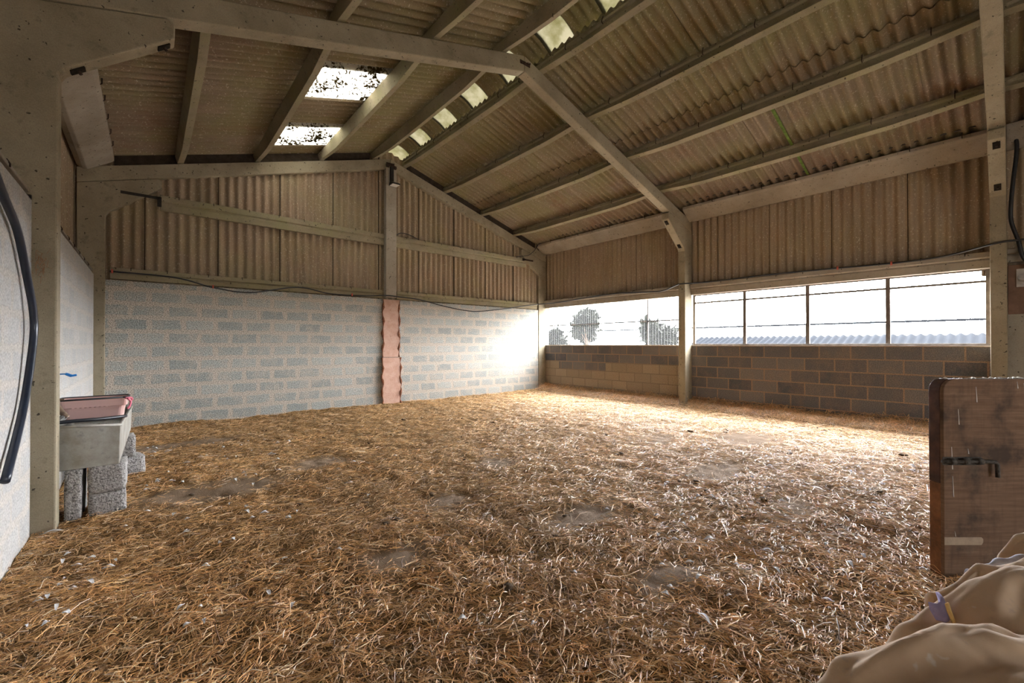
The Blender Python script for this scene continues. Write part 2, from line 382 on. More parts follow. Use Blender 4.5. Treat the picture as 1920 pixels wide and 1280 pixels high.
# straw bedding: one uncountable layer of stems
def straw_mat():
    m, t, b = nt('straw_stems'); at = N(t, 'ShaderNodeAttribute', attribute_name='tone')
    t.links.new(at.outputs['Color'], b.inputs['Base Color']); b.inputs['Roughness'].default_value = .42; b.inputs['Specular IOR Level'].default_value = .6
    return m
def straw(n, xr, yr, lens, wid, keep, lift=.02, seg=2):
    x = rng.uniform(*xr, n); y = rng.uniform(*yr, n)
    k = rng.random(n) < keep(x, y); x, y = x[k], y[k]; n = len(x)
    L = np.exp(rng.normal(math.log(lens), .5, n)).clip(.015, .32)
    th = rng.uniform(0, 2*math.pi, n)
    tend = fbm(x, y, 1.2, 90)*6.28*1.5; th = np.where(rng.random(n) < .3, tend+rng.normal(0, .6, n), th)
    bend = rng.normal(0, .22, n); W = wid*rng.uniform(.6, 1.5, n)
    P = []
    ns = seg+1; tt = np.linspace(-.5, .5, ns)
    tilt = rng.normal(0, .10, n); lz = np.abs(rng.normal(0, lift, n))+.003
    for s_ in tt:
        a_ = th+bend*s_*2
        px = x+np.cos(a_)*L*s_; py = y+np.sin(a_)*L*s_
        px = px.clip(XL+.01, XR-.01); py = py.clip(None, Y2+.01)
        pz = ground(px, py)+lz*(1-.6*abs(s_))+L*s_*tilt
        nx_, ny_ = -np.sin(a_), np.cos(a_)
        P += [np.stack([px+nx_*W, py+ny_*W, pz-W*.5], 1), np.stack([px, py, pz+W*.6], 1), np.stack([px-nx_*W, py-ny_*W, pz-W*.5], 1)]
    P = np.stack(P, 1)          # n, 3*ns, 3
    K = 3*ns; q = []
    for s_ in range(seg):
        q += [(3*s_, 3*s_+1, 3*s_+4, 3*s_+3), (3*s_+1, 3*s_+2, 3*s_+5, 3*s_+4)]
    q = np.array(q); F = (np.arange(n)[:, None, None]*K+q[None]).reshape(-1, 4)
    pal = np.array([(.46, .265, .095), (.62, .395, .165), (.72, .51, .25), (.27, .145, .055), (.82, .66, .42), (.88, .80, .64), (.54, .31, .10), (.13, .07, .032)])*np.array([1.02, .95, .95])
    pr = np.array([.20, .20, .14, .16, .09, .03, .12, .06]); ci = rng.choice(len(pal), n, p=pr)
    dmp = .62+.6*fbm(x, y, .9, 120)+.75*fbm(x, y, 7, 140)
    cc = pal[ci]*rng.uniform(.8, 1.2, (n, 1))*dmp[:, None]
    cc = np.repeat(np.concatenate([cc, np.ones((n, 1))], 1)[:, None], K, 1).reshape(-1, 4)
    return P.reshape(-1, 3), F, cc
def visible(x, y):
    f = x*math.sin(YAW)+y*math.cos(YAW); r = x*math.cos(YAW)-y*math.sin(YAW)
    return (f > .2) & (np.abs(r) < 1.25*f+.5)
def keepf(k0):
    def k(x, y):
        f = np.maximum(x*math.sin(YAW)+y*math.cos(YAW), .5)
        den = np.clip(k0/f**1.15, 0, 1)
        return den*visible(x, y)*(1-.95*bare(x, y))
    return k
parts = []
parts.append(straw(1000000, (XL, XR), (-.6, Y2), .038, .0015, keepf(1.08), .011, 1))
parts.append(straw(150000, (XL, XR), (-.6, Y2), .075, .0018, keepf(1.4), .020, 2))
mw = lambda x, y: np.clip(1-(XR-x)/.45, 0, 1)*visible(x, y)*.8
parts.append(straw(60000, (XR-.5, XR), (-.5, Y2), .12, .0018, mw, .05, 2))
off = 0; VV, FF, CC = [], [], []
quads = []
for P_, Fq, cc in parts:
    VV.append(P_); quads.append(Fq+off); CC.append(cc); off += len(P_)
st = npmesh('straw_bedding', np.concatenate(VV), np.concatenate(quads), straw_mat(), np.concatenate(CC))
tag(st, 'golden brown loose straw bedding spread over the whole barn floor', 'straw', kind='stuff')
print('straw faces', len(st.data.polygons))

# ================================================================== WALLS
def thick_wall(name, x0, x1, y0, y1, z0, z1, mat, label):
    mb = MB(); mb.box(x0, x1, y0, y1, z0, z1); o = mb.build(name, mat); return tag(o, label, kind='structure')
wb = thick_wall('wall_back', XL-.25, XR+.15, Y2+.02, Y2+.2, -.15, 2.39, BLK_BACK, 'grey blockwork lower half of the gable end wall with smeared mortar')
mb = MB(); mb.box(XR, XR+.14, Y1+.02, Y2+.02, -.15, 1.33); mb.box(XR, XR+.14, Y0+.1, Y1+.02, -.15, 1.33)
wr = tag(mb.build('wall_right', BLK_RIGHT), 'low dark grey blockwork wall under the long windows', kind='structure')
mb = MB(); mb.box(XR-.005, XR+.14, YB-.9, Y0+.1, -.15, 2.40)
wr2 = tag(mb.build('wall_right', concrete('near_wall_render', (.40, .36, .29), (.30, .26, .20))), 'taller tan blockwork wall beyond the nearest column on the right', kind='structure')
mb = MB(); mb.box(XL-.2, XL, Y1+.0, Y2+.02, -.15, 2.46); mb.box(XL-.2, XL, YB-.9, Y1, -.15, 2.42)
wl = tag(mb.build('wall_left', BLK_LEFT), 'pale whitewashed blockwork wall on the left', kind='structure')
# a gable wall closing the bay behind the camera, its unseen doorway sized for the daylight it lets in
mb = MB(); mb.box(XL-.2, 1.6, YB-.9, YB-.75, -.15, 4.4); mb.box(4.6, XR+.14, YB-.9, YB-.75, -.15, 4.4)
mb.prism([(XL-.2, 2.6), (XR+.14, 2.6), (XR+.14, 4.25), (CX, 5.74), (XL-.2, 4.25)], (0, .15, 0), lambda a, b: (a, YB-.9, b))
tag(mb.build('wall_front_unseen', CLAD), 'unseen front gable wall behind the viewpoint, doorway sized for the daylight let in', kind='structure')

# gable cladding: sheets 1 m wide with dark side laps
mb = MB(); yc = Y2+.10
for k in range(-2, 10):
    x0 = -.06+k*1.0 - .0; x1 = x0+1.0
    a_, b_ = max(x0, -.98), min(x1, XR+.12)
    if b_ <= a_: continue
    off_ = .005*((k % 2)*2-1)
    # sheet rising to the slope: cut its top on the rake by splitting per corrugation
    n = max(1, int(round((b_-a_+.14)/.0714)))
    for (z0, z1) in ((2.385, None),):
        w_ = (b_-a_+.14)/n
        for q in range(n):
            u0 = a_+q*w_; u1 = u0+w_; vs = []
            for side in (0, .007):
                for j in range(6):
                    u = u0+(u1-u0)*j/5; zt = RZ+.055-SL*abs(u-CX)
                    h = -.029*math.sin(2*math.pi*(u-x0)/PITCHC)
                    vs.append((u, yc+h+off_+side, z0)); vs.append((u, yc+h+off_+side, zt))
            fs = []
            for j in range(5): fs += [(2*j, 2*j+2, 2*j+3, 2*j+1), (12+2*j, 12+2*j+1, 12+2*j+3, 12+2*j+2)]
            mb.add(vs, fs)
gc = mb.build('corrugated_cladding', CLAD, wb, fixn=False); smooth_by_angle(gc)
bmx = bmesh.new(); bmx.from_mesh(gc.data); bmesh.ops.remove_doubles(bmx, verts=bmx.verts, dist=.0004); bmx.to_mesh(gc.data); bmx.free(); smooth_by_angle(gc)
tag(gc, 'corrugated fibre cement sheets filling the gable above the blockwork')

mb = MB()  # near-black strips put the shade of the rafter gap into colour
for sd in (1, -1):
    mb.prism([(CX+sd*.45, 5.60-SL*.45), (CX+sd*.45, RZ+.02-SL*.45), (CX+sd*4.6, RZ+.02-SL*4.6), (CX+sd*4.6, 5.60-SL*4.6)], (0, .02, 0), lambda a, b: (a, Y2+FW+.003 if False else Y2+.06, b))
tag(mb.build('gap_shade_strip', plain('painted_gap_shade', (.045, .034, .025), .95, 0, .1, .4, 8)), 'near-black strips painting in the shade between the gable rafters and the roof sheets', kind='structure')
def side_clad(xc, z0, z1, nx_, parent, y_lo, y_hi, mat, first):
    mb = MB(); k = 0; y = first
    while y < y_hi:
        a_, b_ = max(y, y_lo), min(y+1.0, y_hi)
        if b_ > a_:
            corr(mb, (xc+nx_*(.005*((k % 2)*2-1)), a_-.015, z0), (0, 1, 0), (0, 0, 1), (nx_, 0, 0), b_-a_+.14, z1-z0, phase=(a_-.015-y)/PITCHC, amp=.022)
        k += 1; y += 1.0
    o = mb.build('corrugated_cladding', mat, parent); smooth_by_angle(o); return o
o = side_clad(XR+.09, 2.46, 4.25, 1, wr, Y0-.1, Y2+.1, CLAD_R, .07); tag(o, 'tall corrugated sheets above the windows')
o = side_clad(XR+.075, 2.35, 4.25, 1, wr2, YB-.9, Y0+.12, CLAD_R, -5.93)
o = side_clad(XL-.25, 2.40, 4.25, -1, wl, YB-.9, Y2+.1, CLAD_R, -5.93); tag(o, 'brown corrugated sheets above the whitewashed blockwork')

# ================================================================== ROOF
NR = Vector((SL, 0, 1)).normalized(); NL = Vector((-SL, 0, 1)).normalized()
DR = Vector((1, 0, -SL)).normalized(); DL = Vector((-1, 0, -SL)).normalized()
LF = math.sqrt(1+SL*SL)
def roof_pt(d, side, off=0): # d horizontal distance from the ridge
    n = NR if side > 0 else NL
    return Vector((CX+side*d, 0, RZ-SL*d))+n*(.028+off)
ceil = MB()
seams = [YB-.9+k*1.0 for k in range(16)]; ph = (.76-.76)
lights = []
y = -5.24
idx = 0
while y < Y2+.15:
    ye = min(y+1.0, Y2+.18)
    for side in (1, -1):
        du = Vector((0, 1, 0)); dv = DR if side > 0 else DL; nn = NR if side > 0 else NL
        for (d0, d1, off_) in ((2.34 if side > 0 else 2.62, 5.30, -.0), (.33 if side > 0 else .28, 2.62 if side > 0 else 2.75, .022)):
            if d0 < 1 and side < 0 and (abs(y-5.76) < .1 or abs(y-7.76) < .1):
                lights.append(y); segs = ((.28, 1.52),)
            else: segs = ((d0, d1),)
            for (s0, s1) in segs:
                p = roof_pt(s0, side, off_+.007*(idx % 2)); p.y = y-.02
                corr(ceil, p, du, dv, nn, ye-y+.16, (s1-s0)*LF, amp=.031, phase=0)
    y += 1.0; idx += 1
ce = ceil.build('ceiling', ROOF); smooth_by_angle(ce)
tag(ce, 'corrugated fibre cement roof sheets on both slopes, brown with green algae', kind='structure')
for i, yy in enumerate(lights):
    mb = MB(); p = roof_pt(1.48, -1, .004); p.y = yy-.02
    corr(mb, p, (0, 1, 0), DL, NL, 1.04, (2.63-1.48)*LF, amp=.031)
    o = mb.build('window_%d' % (3+i), ROOFLIGHT); smooth_by_angle(o)
    tag(o, ['bright lichen-spotted roof light nearer the middle frame on the left slope', 'bright lichen-spotted roof light nearer the back gable on the left slope'][i], kind='structure')
# ridge crown: translucent smooth stretches between corrugated opaque ones
def ridge_piece(mb, y0, y1, wavy):
    n = 12 if not wavy else int((y1-y0)/PITCHC*10); m_ = 14; vs = []
    for side in (0, .006):
        for i in range(n+1):
            yy = y0+(y1-y0)*i/n; h = (.022*math.sin(2*math.pi*(yy/PITCHC)) if wavy else 0)
            for j in range(m_+1):
                d = -.44+.88*j/m_; e = abs(d)/.44
                z = RZ+.15-SL*.44*(e**1.9)-.065*e*e
                vs.append((CX+d, yy, z+h+side))
    W = m_+1; B = W*(n+1); fs = []
    for i in range(n):
        for j in range(m_):
            a = i*W+j; fs += [(a, a+1, a+W+1, a+W), (B+a, B+a+W, B+a+W+1, B+a+1)]
    mb.add(vs, fs)
rc = empty('ridge_capping', (CX, 0, RZ), 'cranked ridge crown with glowing translucent stretches between opaque corrugated ones', 'ridge capping')
for k in range(-1, 10):
    mb = MB(); ridge_piece(mb, k-.06, k+.50, False); o = mb.build('translucent_sheet', RIDGE_T, rc, smooth=True); tag(o, 'glowing yellow-green translucent ridge sheet')
    mb = MB(); ridge_piece(mb, k+.44, k+1.0-.0 if k < 9 else k+.36, True) if k < 9 else None
    if k < 9: mb.build('corrugated_sheet', ROOF, rc, smooth=True)
mb = MB(); ridge_piece(mb, -5.4, -1.0, True); mb.build('corrugated_sheet', ROOF, rc, smooth=True)
# green strip, coloured as light through a slit between two right slope sheets
mb = MB(); p0 = roof_pt(2.85, 1, -.052); p1 = roof_pt(4.6, 1, -.052)
mb.add([p0+Vector((0, 2.27, 0)), p0+Vector((0, 2.315, 0)), p1+Vector((0, 2.32, 0)), p1+Vector((0, 2.285, 0))]+[q+NR*.004 for q in (p0+Vector((0, 2.27, 0)), p0+Vector((0, 2.315, 0)), p1+Vector((0, 2.32, 0)), p1+Vector((0, 2.285, 0)))], [(0, 1, 2, 3), (7, 6, 5, 4), (0, 4, 5, 1), (1, 5, 6, 2), (2, 6, 7, 3), (3, 7, 4, 0)])
o = mb.build('gap_light_strip', plain('painted_gap_light', (.10, .15, .03), .9, 0, .2, .4, 20), ce); tag(o, 'green strip painted as light through a slit at one sheet lap')

# ================================================================== PORTAL FRAMES
def column_mesh(name, side, mat=CONC):
    mb = MB(); fr = lambda d, z: (side*d, 0, z)
    a, o_, kn, tip = 4.696, 5.02, 3.415, 4.014
    rb = lambda d: 5.36-SL*d
    mb.prism([(a, -.12), (o_-.02, -.12), (o_, rb(o_)-.004), (tip+.05, rb(tip+.05)-.004), (tip, rb(tip)-.05), (tip, 3.9745), (a-.03, kn+.035), (a, kn-.02)], (0, FW, 0), fr)
    return mb
def rafter_mb(side):
    mb = MB(); fr = lambda d, z: (side*d, 0, z)
    mb.prism([(.004, 5.36), (.004, 5.595), (5.02, 5.595-SL*5.02), (5.02, 5.36-SL*5.02)], (0, FW, 0), fr)
    return mb
colm, rafm = {}, {}
def place(kind, side, y, label, cat):
    name = {'c': 'concrete_column', 'r': 'concrete_rafter'}[kind]
    store = colm if kind == 'c' else rafm
    if side not in store:
        o = (column_mesh(name, side) if kind == 'c' else rafter_mb(side)).build(name, CONC, bevel=.012); store[side] = o
    else:
        o = store[side].copy(); COL.objects.link(o)
    o.location = (CX, y, 0)
    # dark bolt pockets in the haunch
    return tag(o, label, cat, {'c': 'haunched columns of the portal frames', 'r': 'rafters of the portal frames'}[kind])
colR1 = place('c', 1, Y1, 'pale concrete column between the two long windows with a haunched top', 'column')
colR2 = place('c', 1, Y2, 'concrete corner column where the gable meets the right window wall', 'column')
colR0 = place('c', 1, Y0, 'tan concrete column at the right edge behind the plywood half door', 'column')
colL1 = place('c', -1, Y1, 'large near concrete column on the left beside the drinking trough', 'column')
colL2 = place('c', -1, Y2, 'concrete corner column where the gable meets the left wall', 'column')
colL0 = place('c', -1, Y0, 'concrete column on the left wall level with the viewpoint', 'column')
place('c', 1, YB, 'concrete column on the right behind the viewpoint', 'column'); place('c', -1, YB, 'concrete column on the left behind the viewpoint', 'column')
place('r', 1, Y1, 'right rafter of the middle portal frame crossing in front of the right roof slope', 'rafter')
place('r', -1, Y1, 'left rafter of the middle portal frame crossing the top of the view', 'rafter')
place('r', 1, Y2, 'right rafter along the top of the corrugated gable', 'rafter')
place('r', -1, Y2, 'left rafter along the top of the corrugated gable', 'rafter')
place('r', 1, Y0, 'nearest right rafter rising upright at the right edge', 'rafter')
place('r', -1, Y0, 'nearest left rafter above the viewpoint', 'rafter')
place('r', 1, YB, 'right rafter behind the viewpoint', 'rafter'); place('r', -1, YB, 'left rafter behind the viewpoint', 'rafter')
# bolt pockets (children of the columns): near-black solid boxes, recess shade put in their colour, with a bolt
POCK = plain('bolt_pocket_painted_shade', (.02, .016, .012), .95, 0, .1, .4, 30)
def pocket(par, side, y, d, z, rot, w_=.07, h_=.045):
    mb = MB(); R = Matrix.Rotation(rot, 3, 'Y')
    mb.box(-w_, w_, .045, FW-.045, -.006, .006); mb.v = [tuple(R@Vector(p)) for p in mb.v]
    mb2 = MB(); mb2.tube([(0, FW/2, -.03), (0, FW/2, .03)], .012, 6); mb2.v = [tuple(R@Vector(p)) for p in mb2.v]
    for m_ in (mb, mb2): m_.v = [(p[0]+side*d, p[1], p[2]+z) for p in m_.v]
    o = mb.build('bolt_pocket_shade_box', POCK); o.parent = par; o.location = (0, 0, 0); tag(o, 'near-black box painting in the shade of a bolt recess')
    b2 = mb2.build('bolt', RUST); b2.parent = o
ha = math.atan2(3.9745-3.45, .652)
for par, side in ((colR1, 1), (colL1, -1), (colR0, 1)):
    pocket(par, side, 0, 4.60, 3.498-.003, side*ha, .05); pocket(par, side, 0, 4.085, 3.915-.003, side*ha, .05)
# apex bolt plates
for y, lab in ((Y1, 'dark bolt cluster at the apex of the middle portal frame'), (Y2, 'rusty bolted cleat at the apex of the gable frame')):
    mb = MB(); mb.box(CX-.09, CX+.10, y-.012, y, 5.455, 5.50)
    for dx in (-.07, -.02, .04, .08): mb.tube([(CX+dx, y-.035, 5.475+dx*.2), (CX+dx, y, 5.475+dx*.2)], .014, 6)
    o = mb.build('apex_cleat', RUST, loc=(CX, y, 5.47)); tag(o, lab, 'bracket')

# middle post of the gable
mb = MB(); mb.prism([(4.045, 2.43), (4.295, 2.43), (4.295, 5.345), (CX, 5.35), (4.045, 5.345)], (0, .13, 0), lambda a, b: (a, Y2-.085, b))
o = mb.build('concrete_post', CONC_L, loc=(CX, Y2-.03, 2.43), bevel=.01); tag(o, 'concrete post rising up the middle of the gable to the apex', 'post')
# slabs below it
def slab(name, x0, x1, z0, z1, dy, seed, label):
    r = random.Random(seed); L = []; Rr = []
    for k in range(22):
        z = z0+(z1-z0)*k/21; L.append((x0+r.uniform(0, .018)+.012*math.sin(k*.9+seed), z)); Rr.append((x1-r.uniform(0, .02)-.012*math.sin(k*.8+seed*2), z))
    mb = MB(); mb.prism(L+Rr[::-1], (0, .12, 0), lambda a, b: (a, Y2-dy, b))
    o = mb.build(name, [PINK], loc=((x0+x1)/2, Y2-dy, z0), bevel=.008)
    tag(o, label, 'slab')
    e = MB()
    for q, side_ in ((L, -1), (Rr, 1)):
        pts = [(p[0]+side_*.002, Y2-dy+.004, p[1]) for p in q]
        rs = [abs(.014+.012*math.sin(i*1.3+seed)+r.uniform(0, .008)) for i in range(22)]
        e.tube(pts, rs, 6)
    eo = e.build('rusty_edge', RUSTEDGE, smooth=True); eo.parent = o; eo.location = -o.location; tag(eo, 'flaking rust-brown edges')
    return o
slab('rough_slab', 3.995, 4.40, 1.08, 2.385, .025, 3, 'upper pink weathered slab under the gable post')
slab('rough_slab', 3.975, 4.425, -.12, 1.072, .05, 5, 'lower, slightly wider pink slab standing on the straw under the gable post')

# ================================================================== PURLINS
PL = Y2-Y1
def purlin_mesh():
    """local: length along +Y, top at z=0, recess on -X (faces the ridge of the right slope)"""
    st_ = [(0, .125, 0), (.10, .125, 0), (.13, .128, 1), (.55, .165, 1), (.95, .19, 1), (PL/2, .195, 1)]
    st_ = st_+[(PL-a, b, c) for a, b, c in st_[:-1]][::-1]
    vs, fs = [], []
    for (y, dp, r) in st_:
        rc_ = .026*r
        prof = [(-.05, 0), (.05, 0), (.05, -dp), (-.042, -dp), (-.042, -dp+.028), (-.042+rc_, -dp+.036), (-.046+rc_, -.062), (-.05, -.050)]
        vs += [(x, y, z) for x, z in prof]
    K = 8
    for i in range(len(st_)-1):
        for k in range(K): fs.append((i*K+k, i*K+(k+1) % K, (i+1)*K+(k+1) % K, (i+1)*K+k))
    fs += [tuple(range(K)), tuple(range((len(st_)-1)*K, len(st_)*K))[::-1]]
    return vs, fs
pv, pf = purlin_mesh(); pm = {}
hookm = {}
def hook_mesh(side):
    mb = MB(); s_ = side
    mb.tube([(-.055*s_, 0, .03), (-.058*s_, 0, -.02), (-.058*s_, 0, -.055), (-.045*s_, 0, -.068), (-.03*s_, .0, -.066)], .0055, 6)
    return mb
def purlin(side, d, y, label, group, hooks=True):
    if side not in pm:
        mb = MB(); mb.add([(x*side, yy, z) for x, yy, z in pv], pf); o = mb.build('concrete_purlin', CONC_P, bevel=.006); pm[side] = o
        o['label'] = 'x'
    else: o = pm[side].copy(); COL.objects.link(o)
    z = RZ-SL*d
    o.location = (CX+side*d, y+FW/2, z-.002); o.rotation_euler = (0, side*AN, 0)
    tag(o, label, 'purlin', group)
    if hooks:
        r = random.Random(int(d*100)+int(y*10)+side)
        for k in range(6):
            if side not in hookm:
                h = hook_mesh(side).build('hook_bolt', RUST, smooth=True); hookm[side] = h; h['label'] = 'rusty hook bolt over the purlin'
            else: h = hookm[side].copy(); COL.objects.link(h)
            h.parent = o; h.location = (0, .35+.72*k+r.uniform(-.12, .12), 0)
    return o
DS = (.39, 1.50, 2.65, 3.80)
nm = ('ridge-side', 'second-highest', 'third-highest', 'lowest')
for i, d in enumerate(DS):
    purlin(1, d, Y1, nm[i]+' purlin on the right slope in the far bay next to the gable', 'purlins of the right slope')
    purlin(1, d, Y0, nm[i]+' purlin on the right slope in the near bay above the framed window', 'purlins of the right slope')
    purlin(-1, d, Y1, nm[i]+' purlin on the left slope in the far bay next to the gable', 'purlins of the left slope', False)
    purlin(-1, d, Y0, nm[i]+' purlin on the left slope in the near bay, in front of the middle frame', 'purlins of the left slope', False)
    if i > 0: purlin(1, d, YB, nm[i]+' purlin on the right slope beyond the nearest column', 'purlins of the right slope', False)
# eaves beams: inclined face
def eaves(side, y, y1, label, mat=CONC_L):
    s_ = side; mb = MB(); fr = lambda dd, z: (CX+s_*dd, y, z)
    pr = [(4.60, 4.325), (4.60, 4.27), (4.635, 4.235), (4.90, 4.055), (4.95, 4.06), (5.02, 4.10), (5.02, 4.22), (4.98, 4.23)]
    mb.prism(pr, (0, y1-y, 0), fr)
    o = mb.build('eaves_beam', mat, loc=(CX+s_*4.8, y, 4.2), bevel=.008)
    for k in range(int((y1-y)/.5)):
        h = MB(); yy = y+.3+k*.5+random.uniform(-.06, .06); h.tube([(CX+s_*4.585, yy, 4.36), (CX+s_*4.585, yy, 4.30), (CX+s_*4.60, yy, 4.285), (CX+s_*4.615, yy, 4.29)], .006, 6)
        c = h.build('hook_bolt', RUST, smooth=True); c.parent = o; c.location = -o.location
    return tag(o, label, 'beam', 'eaves beams')
eaves(1, Y1+.005+FW, Y2, 'eaves beam on the right above the translucent window')
eaves(1, Y0+.005+FW, Y1, 'long eaves beam on the right above the four-pane window')
eaves(1, YB+FW+.005, Y0, 'eaves beam on the right beyond the nearest column')
eaves(-1, Y1+.005+FW, Y2, 'grey eaves beam on the left behind the near column haunch')
eaves(-1, Y0+.005+FW, Y1, 'eaves beam on the left in front of the near column')

# rails
def rail_x(x0, x1, z0, z1, y, label, parent=None, ledge=.05, mat=CONC_P, taper=0):
    mb = MB(); h = z1-z0
    pr = [(y, z0), (y-.035, z0+.004), (y-.045, z0+h*.42), (y-.035, z0+h*.55), (y-.06, z0+h*.62), (y-.06, z1), (y+.02, z1), (y+.02, z0)]
    mb.prism(pr, (x1-x0, 0, 0), lambda a, b: (x0, a, b))
    o = mb.build('sheeting_rail', mat, loc=((x0+x1)/2, y, z0), bevel=.005)
    for k in range(int((x1-x0)/.5)):
        hb = MB(); xx = x0+.25+.5*k+random.uniform(-.05, .05); hb.tube([(xx, y+.03, z1+.012), (xx, y-.055, z1+.010), (xx, y-.066, z1-.015), (xx, y-.066, z1-.035)], .005, 5)
        c = hb.build('hook_bolt', RUST, smooth=True); c.parent = o; c.location = -o.location
    return tag(o, label, 'rail', 'sheeting rails on the gable')
yr = Y2+.06
rail_x(.14, 4.043, 3.61, 3.86, yr, 'upper gable rail left of the middle post')
rail_x(4.297, 8.38, 3.61, 3.86, yr, 'upper gable rail right of the middle post')
rail_x(-.47, 4.0, 2.41, 2.59, yr, 'lower gable rail over the blockwork left of the middle post')
rail_x(4.35, 8.83, 2.41, 2.59, yr, 'lower gable rail over the blockwork right of the middle post')
def rail_y(x, s_, y0, y1, z0, z1, label, group):
    mb = MB(); h = z1-z0
    pr = [(x, z0), (x-s_*.035, z0+.004), (x-s_*.045, z0+h*.5), (x-s_*.035, z0+h*.6), (x-s_*.075, z0+h*.66), (x-s_*.075, z1), (x+s_*.06, z1), (x+s_*.06, z0)]
    mb.prism(pr, (0, y1-y0, 0), lambda a, b: (a, y0, b))
    o = mb.build('sheeting_rail', CONC_L, loc=(x, (y0+y1)/2, z0), bevel=.005)
    for k in range(int((y1-y0)/.5)):
        hb = MB(); yy = y0+.25+.5*k+random.uniform(-.05, .05); hb.tube([(x+s_*.03, yy, z1+.012), (x-s_*.07, yy, z1+.010), (x-s_*.082, yy, z1-.015), (x-s_*.082, yy, z1-.035)], .005, 5)
        c = hb.build('hook_bolt', RUST, smooth=True); c.parent = o; c.location = -o.location
    return tag(o, label, 'rail', group)
rail_y(9.16, 1, Y1+FW, Y2-.01, 2.45, 2.68, 'rail along the head of the translucent window', 'rails over the windows')
rail_y(9.16, 1, Y0+FW, Y1, 2.45, 2.68, 'rail along the head of the four-pane window', 'rails over the windows')
rail_y(9.14, 1, YB+FW, Y0, 2.50, 2.68, 'rail beyond the nearest right column', 'rails over the windows')
rail_y(XL-.085, -1, Y1+FW, Y2-.01, 2.465, 2.53, 'rail on top of the whitewashed wall behind the near column', 'rails on the left wall')
rail_y(XL-.085, -1, Y0+FW, Y1, 2.425, 2.50, 'rail on top of the whitewashed wall in front of the near column', 'rails on the left wall')

# steel straps tying the upper rails to the haunches
for x0, x1, z, lab in ((8.26, 8.64, 3.825, 'rusty steel strap from the gable rail onto the right corner haunch'), (-.35, .13, 3.80, 'black steel strap across the left corner haunch')):
    mb = MB(); mb.box(x0, x1, Y2-.012, Y2-.002, z-.022, z+.022)
    if x0 < 1: mb.box(.10, .155, Y2-.012, Y2+.0, z-.14, z+.022)
    else: mb.box(8.22, 8.29, Y2-.012, Y2+.0, z-.04, z+.03)
    o = mb.build('steel_strap', RUST if x0 > 1 else DARKM, loc=((x0+x1)/2, Y2-.01, z)); tag(o, lab, 'strap')

# ================================================================== WINDOWS
WOODG = plain('weathered_grey_timber', (.16, .135, .115), .85, 0, .2, .3, 10)
# window_1: corrugated clear sheeting in the far bay
w1 = MB(); w1.box(9.235, 9.265, Y1+FW, Y2, 1.33, 1.352); o1 = w1.build('window_1', WOODG)
tag(o1, 'far window of clear finely corrugated sheeting', kind='structure')
mb = MB(); corr(mb, (9.25, Y1+FW-.02, 1.345), (0, 1, 0), (0, 0, 1), (1, 0, 0), Y2-Y1-FW+.03, 1.16, amp=.009, pitch=.076, n_per=8, th=.0015)
o = mb.build('clear_sheeting', WIN_T, o1); smooth_by_angle(o)
mb = MB(); mb.box(9.275, 9.31, 5.765, 5.795, 1.33, 2.46); mb.build('mullion', WOODG, o1)
mb = MB(); mb.box(9.275, 9.305, Y1+FW, Y2, 1.91, 1.945); mb.build('transom', WOODG, o1)
# window_2: four framed panes
WY = [(.20, 1.32), (1.32, 2.44), (2.44, 3.53), (3.53, 4.63)]
mb = MB(); X0, X1 = 9.215, 9.265
mb.box(X0, X1, Y0+FW, Y1, 1.33, 1.375); mb.box(X0, X1, Y0+FW, Y1, 2.43, 2.48); mb.box(X0, X1, Y0+FW, Y0+FW+.05, 1.375, 2.43); mb.box(X0, X1, Y1-.05, Y1, 1.375, 2.43)
o2 = mb.build('window_2', WOODG, bevel=.004); tag(o2, 'near window of four clear panes in a timber frame', kind='structure')
for y in (1.32, 2.44, 3.53):
    mb = MB(); mb.box(X0, X1, y-.028, y+.028, 1.375, 2.43); mb.build('mullion', WOODG, o2)
mb = MB(); mb.box(X0+.01, X1-.01, Y0+FW+.05, Y1-.05, 2.258, 2.292); mb.build('transom', WOODG, o2)
for a_, b_ in WY:
    mb = MB(); mb.box(9.25, 9.252, max(a_, .25), min(b_, 4.56), 1.375, 2.43); mb.build('pane', WIN_C, o2)
# pale mortar line on the sills
mb = MB(); mb.box(XR-.006, 9.21, Y1+FW, Y2, 1.328, 1.343); mb.box(XR-.006, 9.21, Y0+FW, Y1, 1.328, 1.343)
tag(mb.build('trim_1', plain('sill_mortar', (.55, .52, .47), .9)), 'pale mortar sill on top of the low block wall', kind='structure')

# ================================================================== OUTSIDE
GRASS = plain('gravel_yard', (.30, .275, .24), .95, 0, .1, .4, .6, 0)
mb = MB(); mb.box(9.32, 140, -60, 120, -.6, -.3); mb.box(-80, -.95, -60, 120, -.6, -.3); mb.box(-.95, 9.32, -60, YB-.95, -.3, -.12); mb.box(-.95, 9.32, Y2+.4, 120, -.6, -.3)
tag(mb.build('ground', GRASS), 'pale gravel yard outside the barn', 'ground', kind='structure')
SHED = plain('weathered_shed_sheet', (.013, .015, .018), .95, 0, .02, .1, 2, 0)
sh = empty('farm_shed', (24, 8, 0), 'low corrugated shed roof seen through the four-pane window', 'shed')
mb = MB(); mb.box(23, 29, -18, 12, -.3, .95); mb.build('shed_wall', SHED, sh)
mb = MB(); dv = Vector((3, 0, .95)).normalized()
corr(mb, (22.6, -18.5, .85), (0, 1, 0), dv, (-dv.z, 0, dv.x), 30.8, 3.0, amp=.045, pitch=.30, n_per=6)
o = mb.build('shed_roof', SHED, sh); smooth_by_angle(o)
sh2 = empty('farm_shed', (34, 4, 0), 'second shed ridge farther off behind the corrugated shed roof', 'shed')
mb = MB(); mb.box(33, 40, -30, 30, -.3, 2.55); mb.build('shed_wall', plain('white_shed_wall', (.75, .77, .8), .8, 0, .2, .05, 2, 0), sh2)
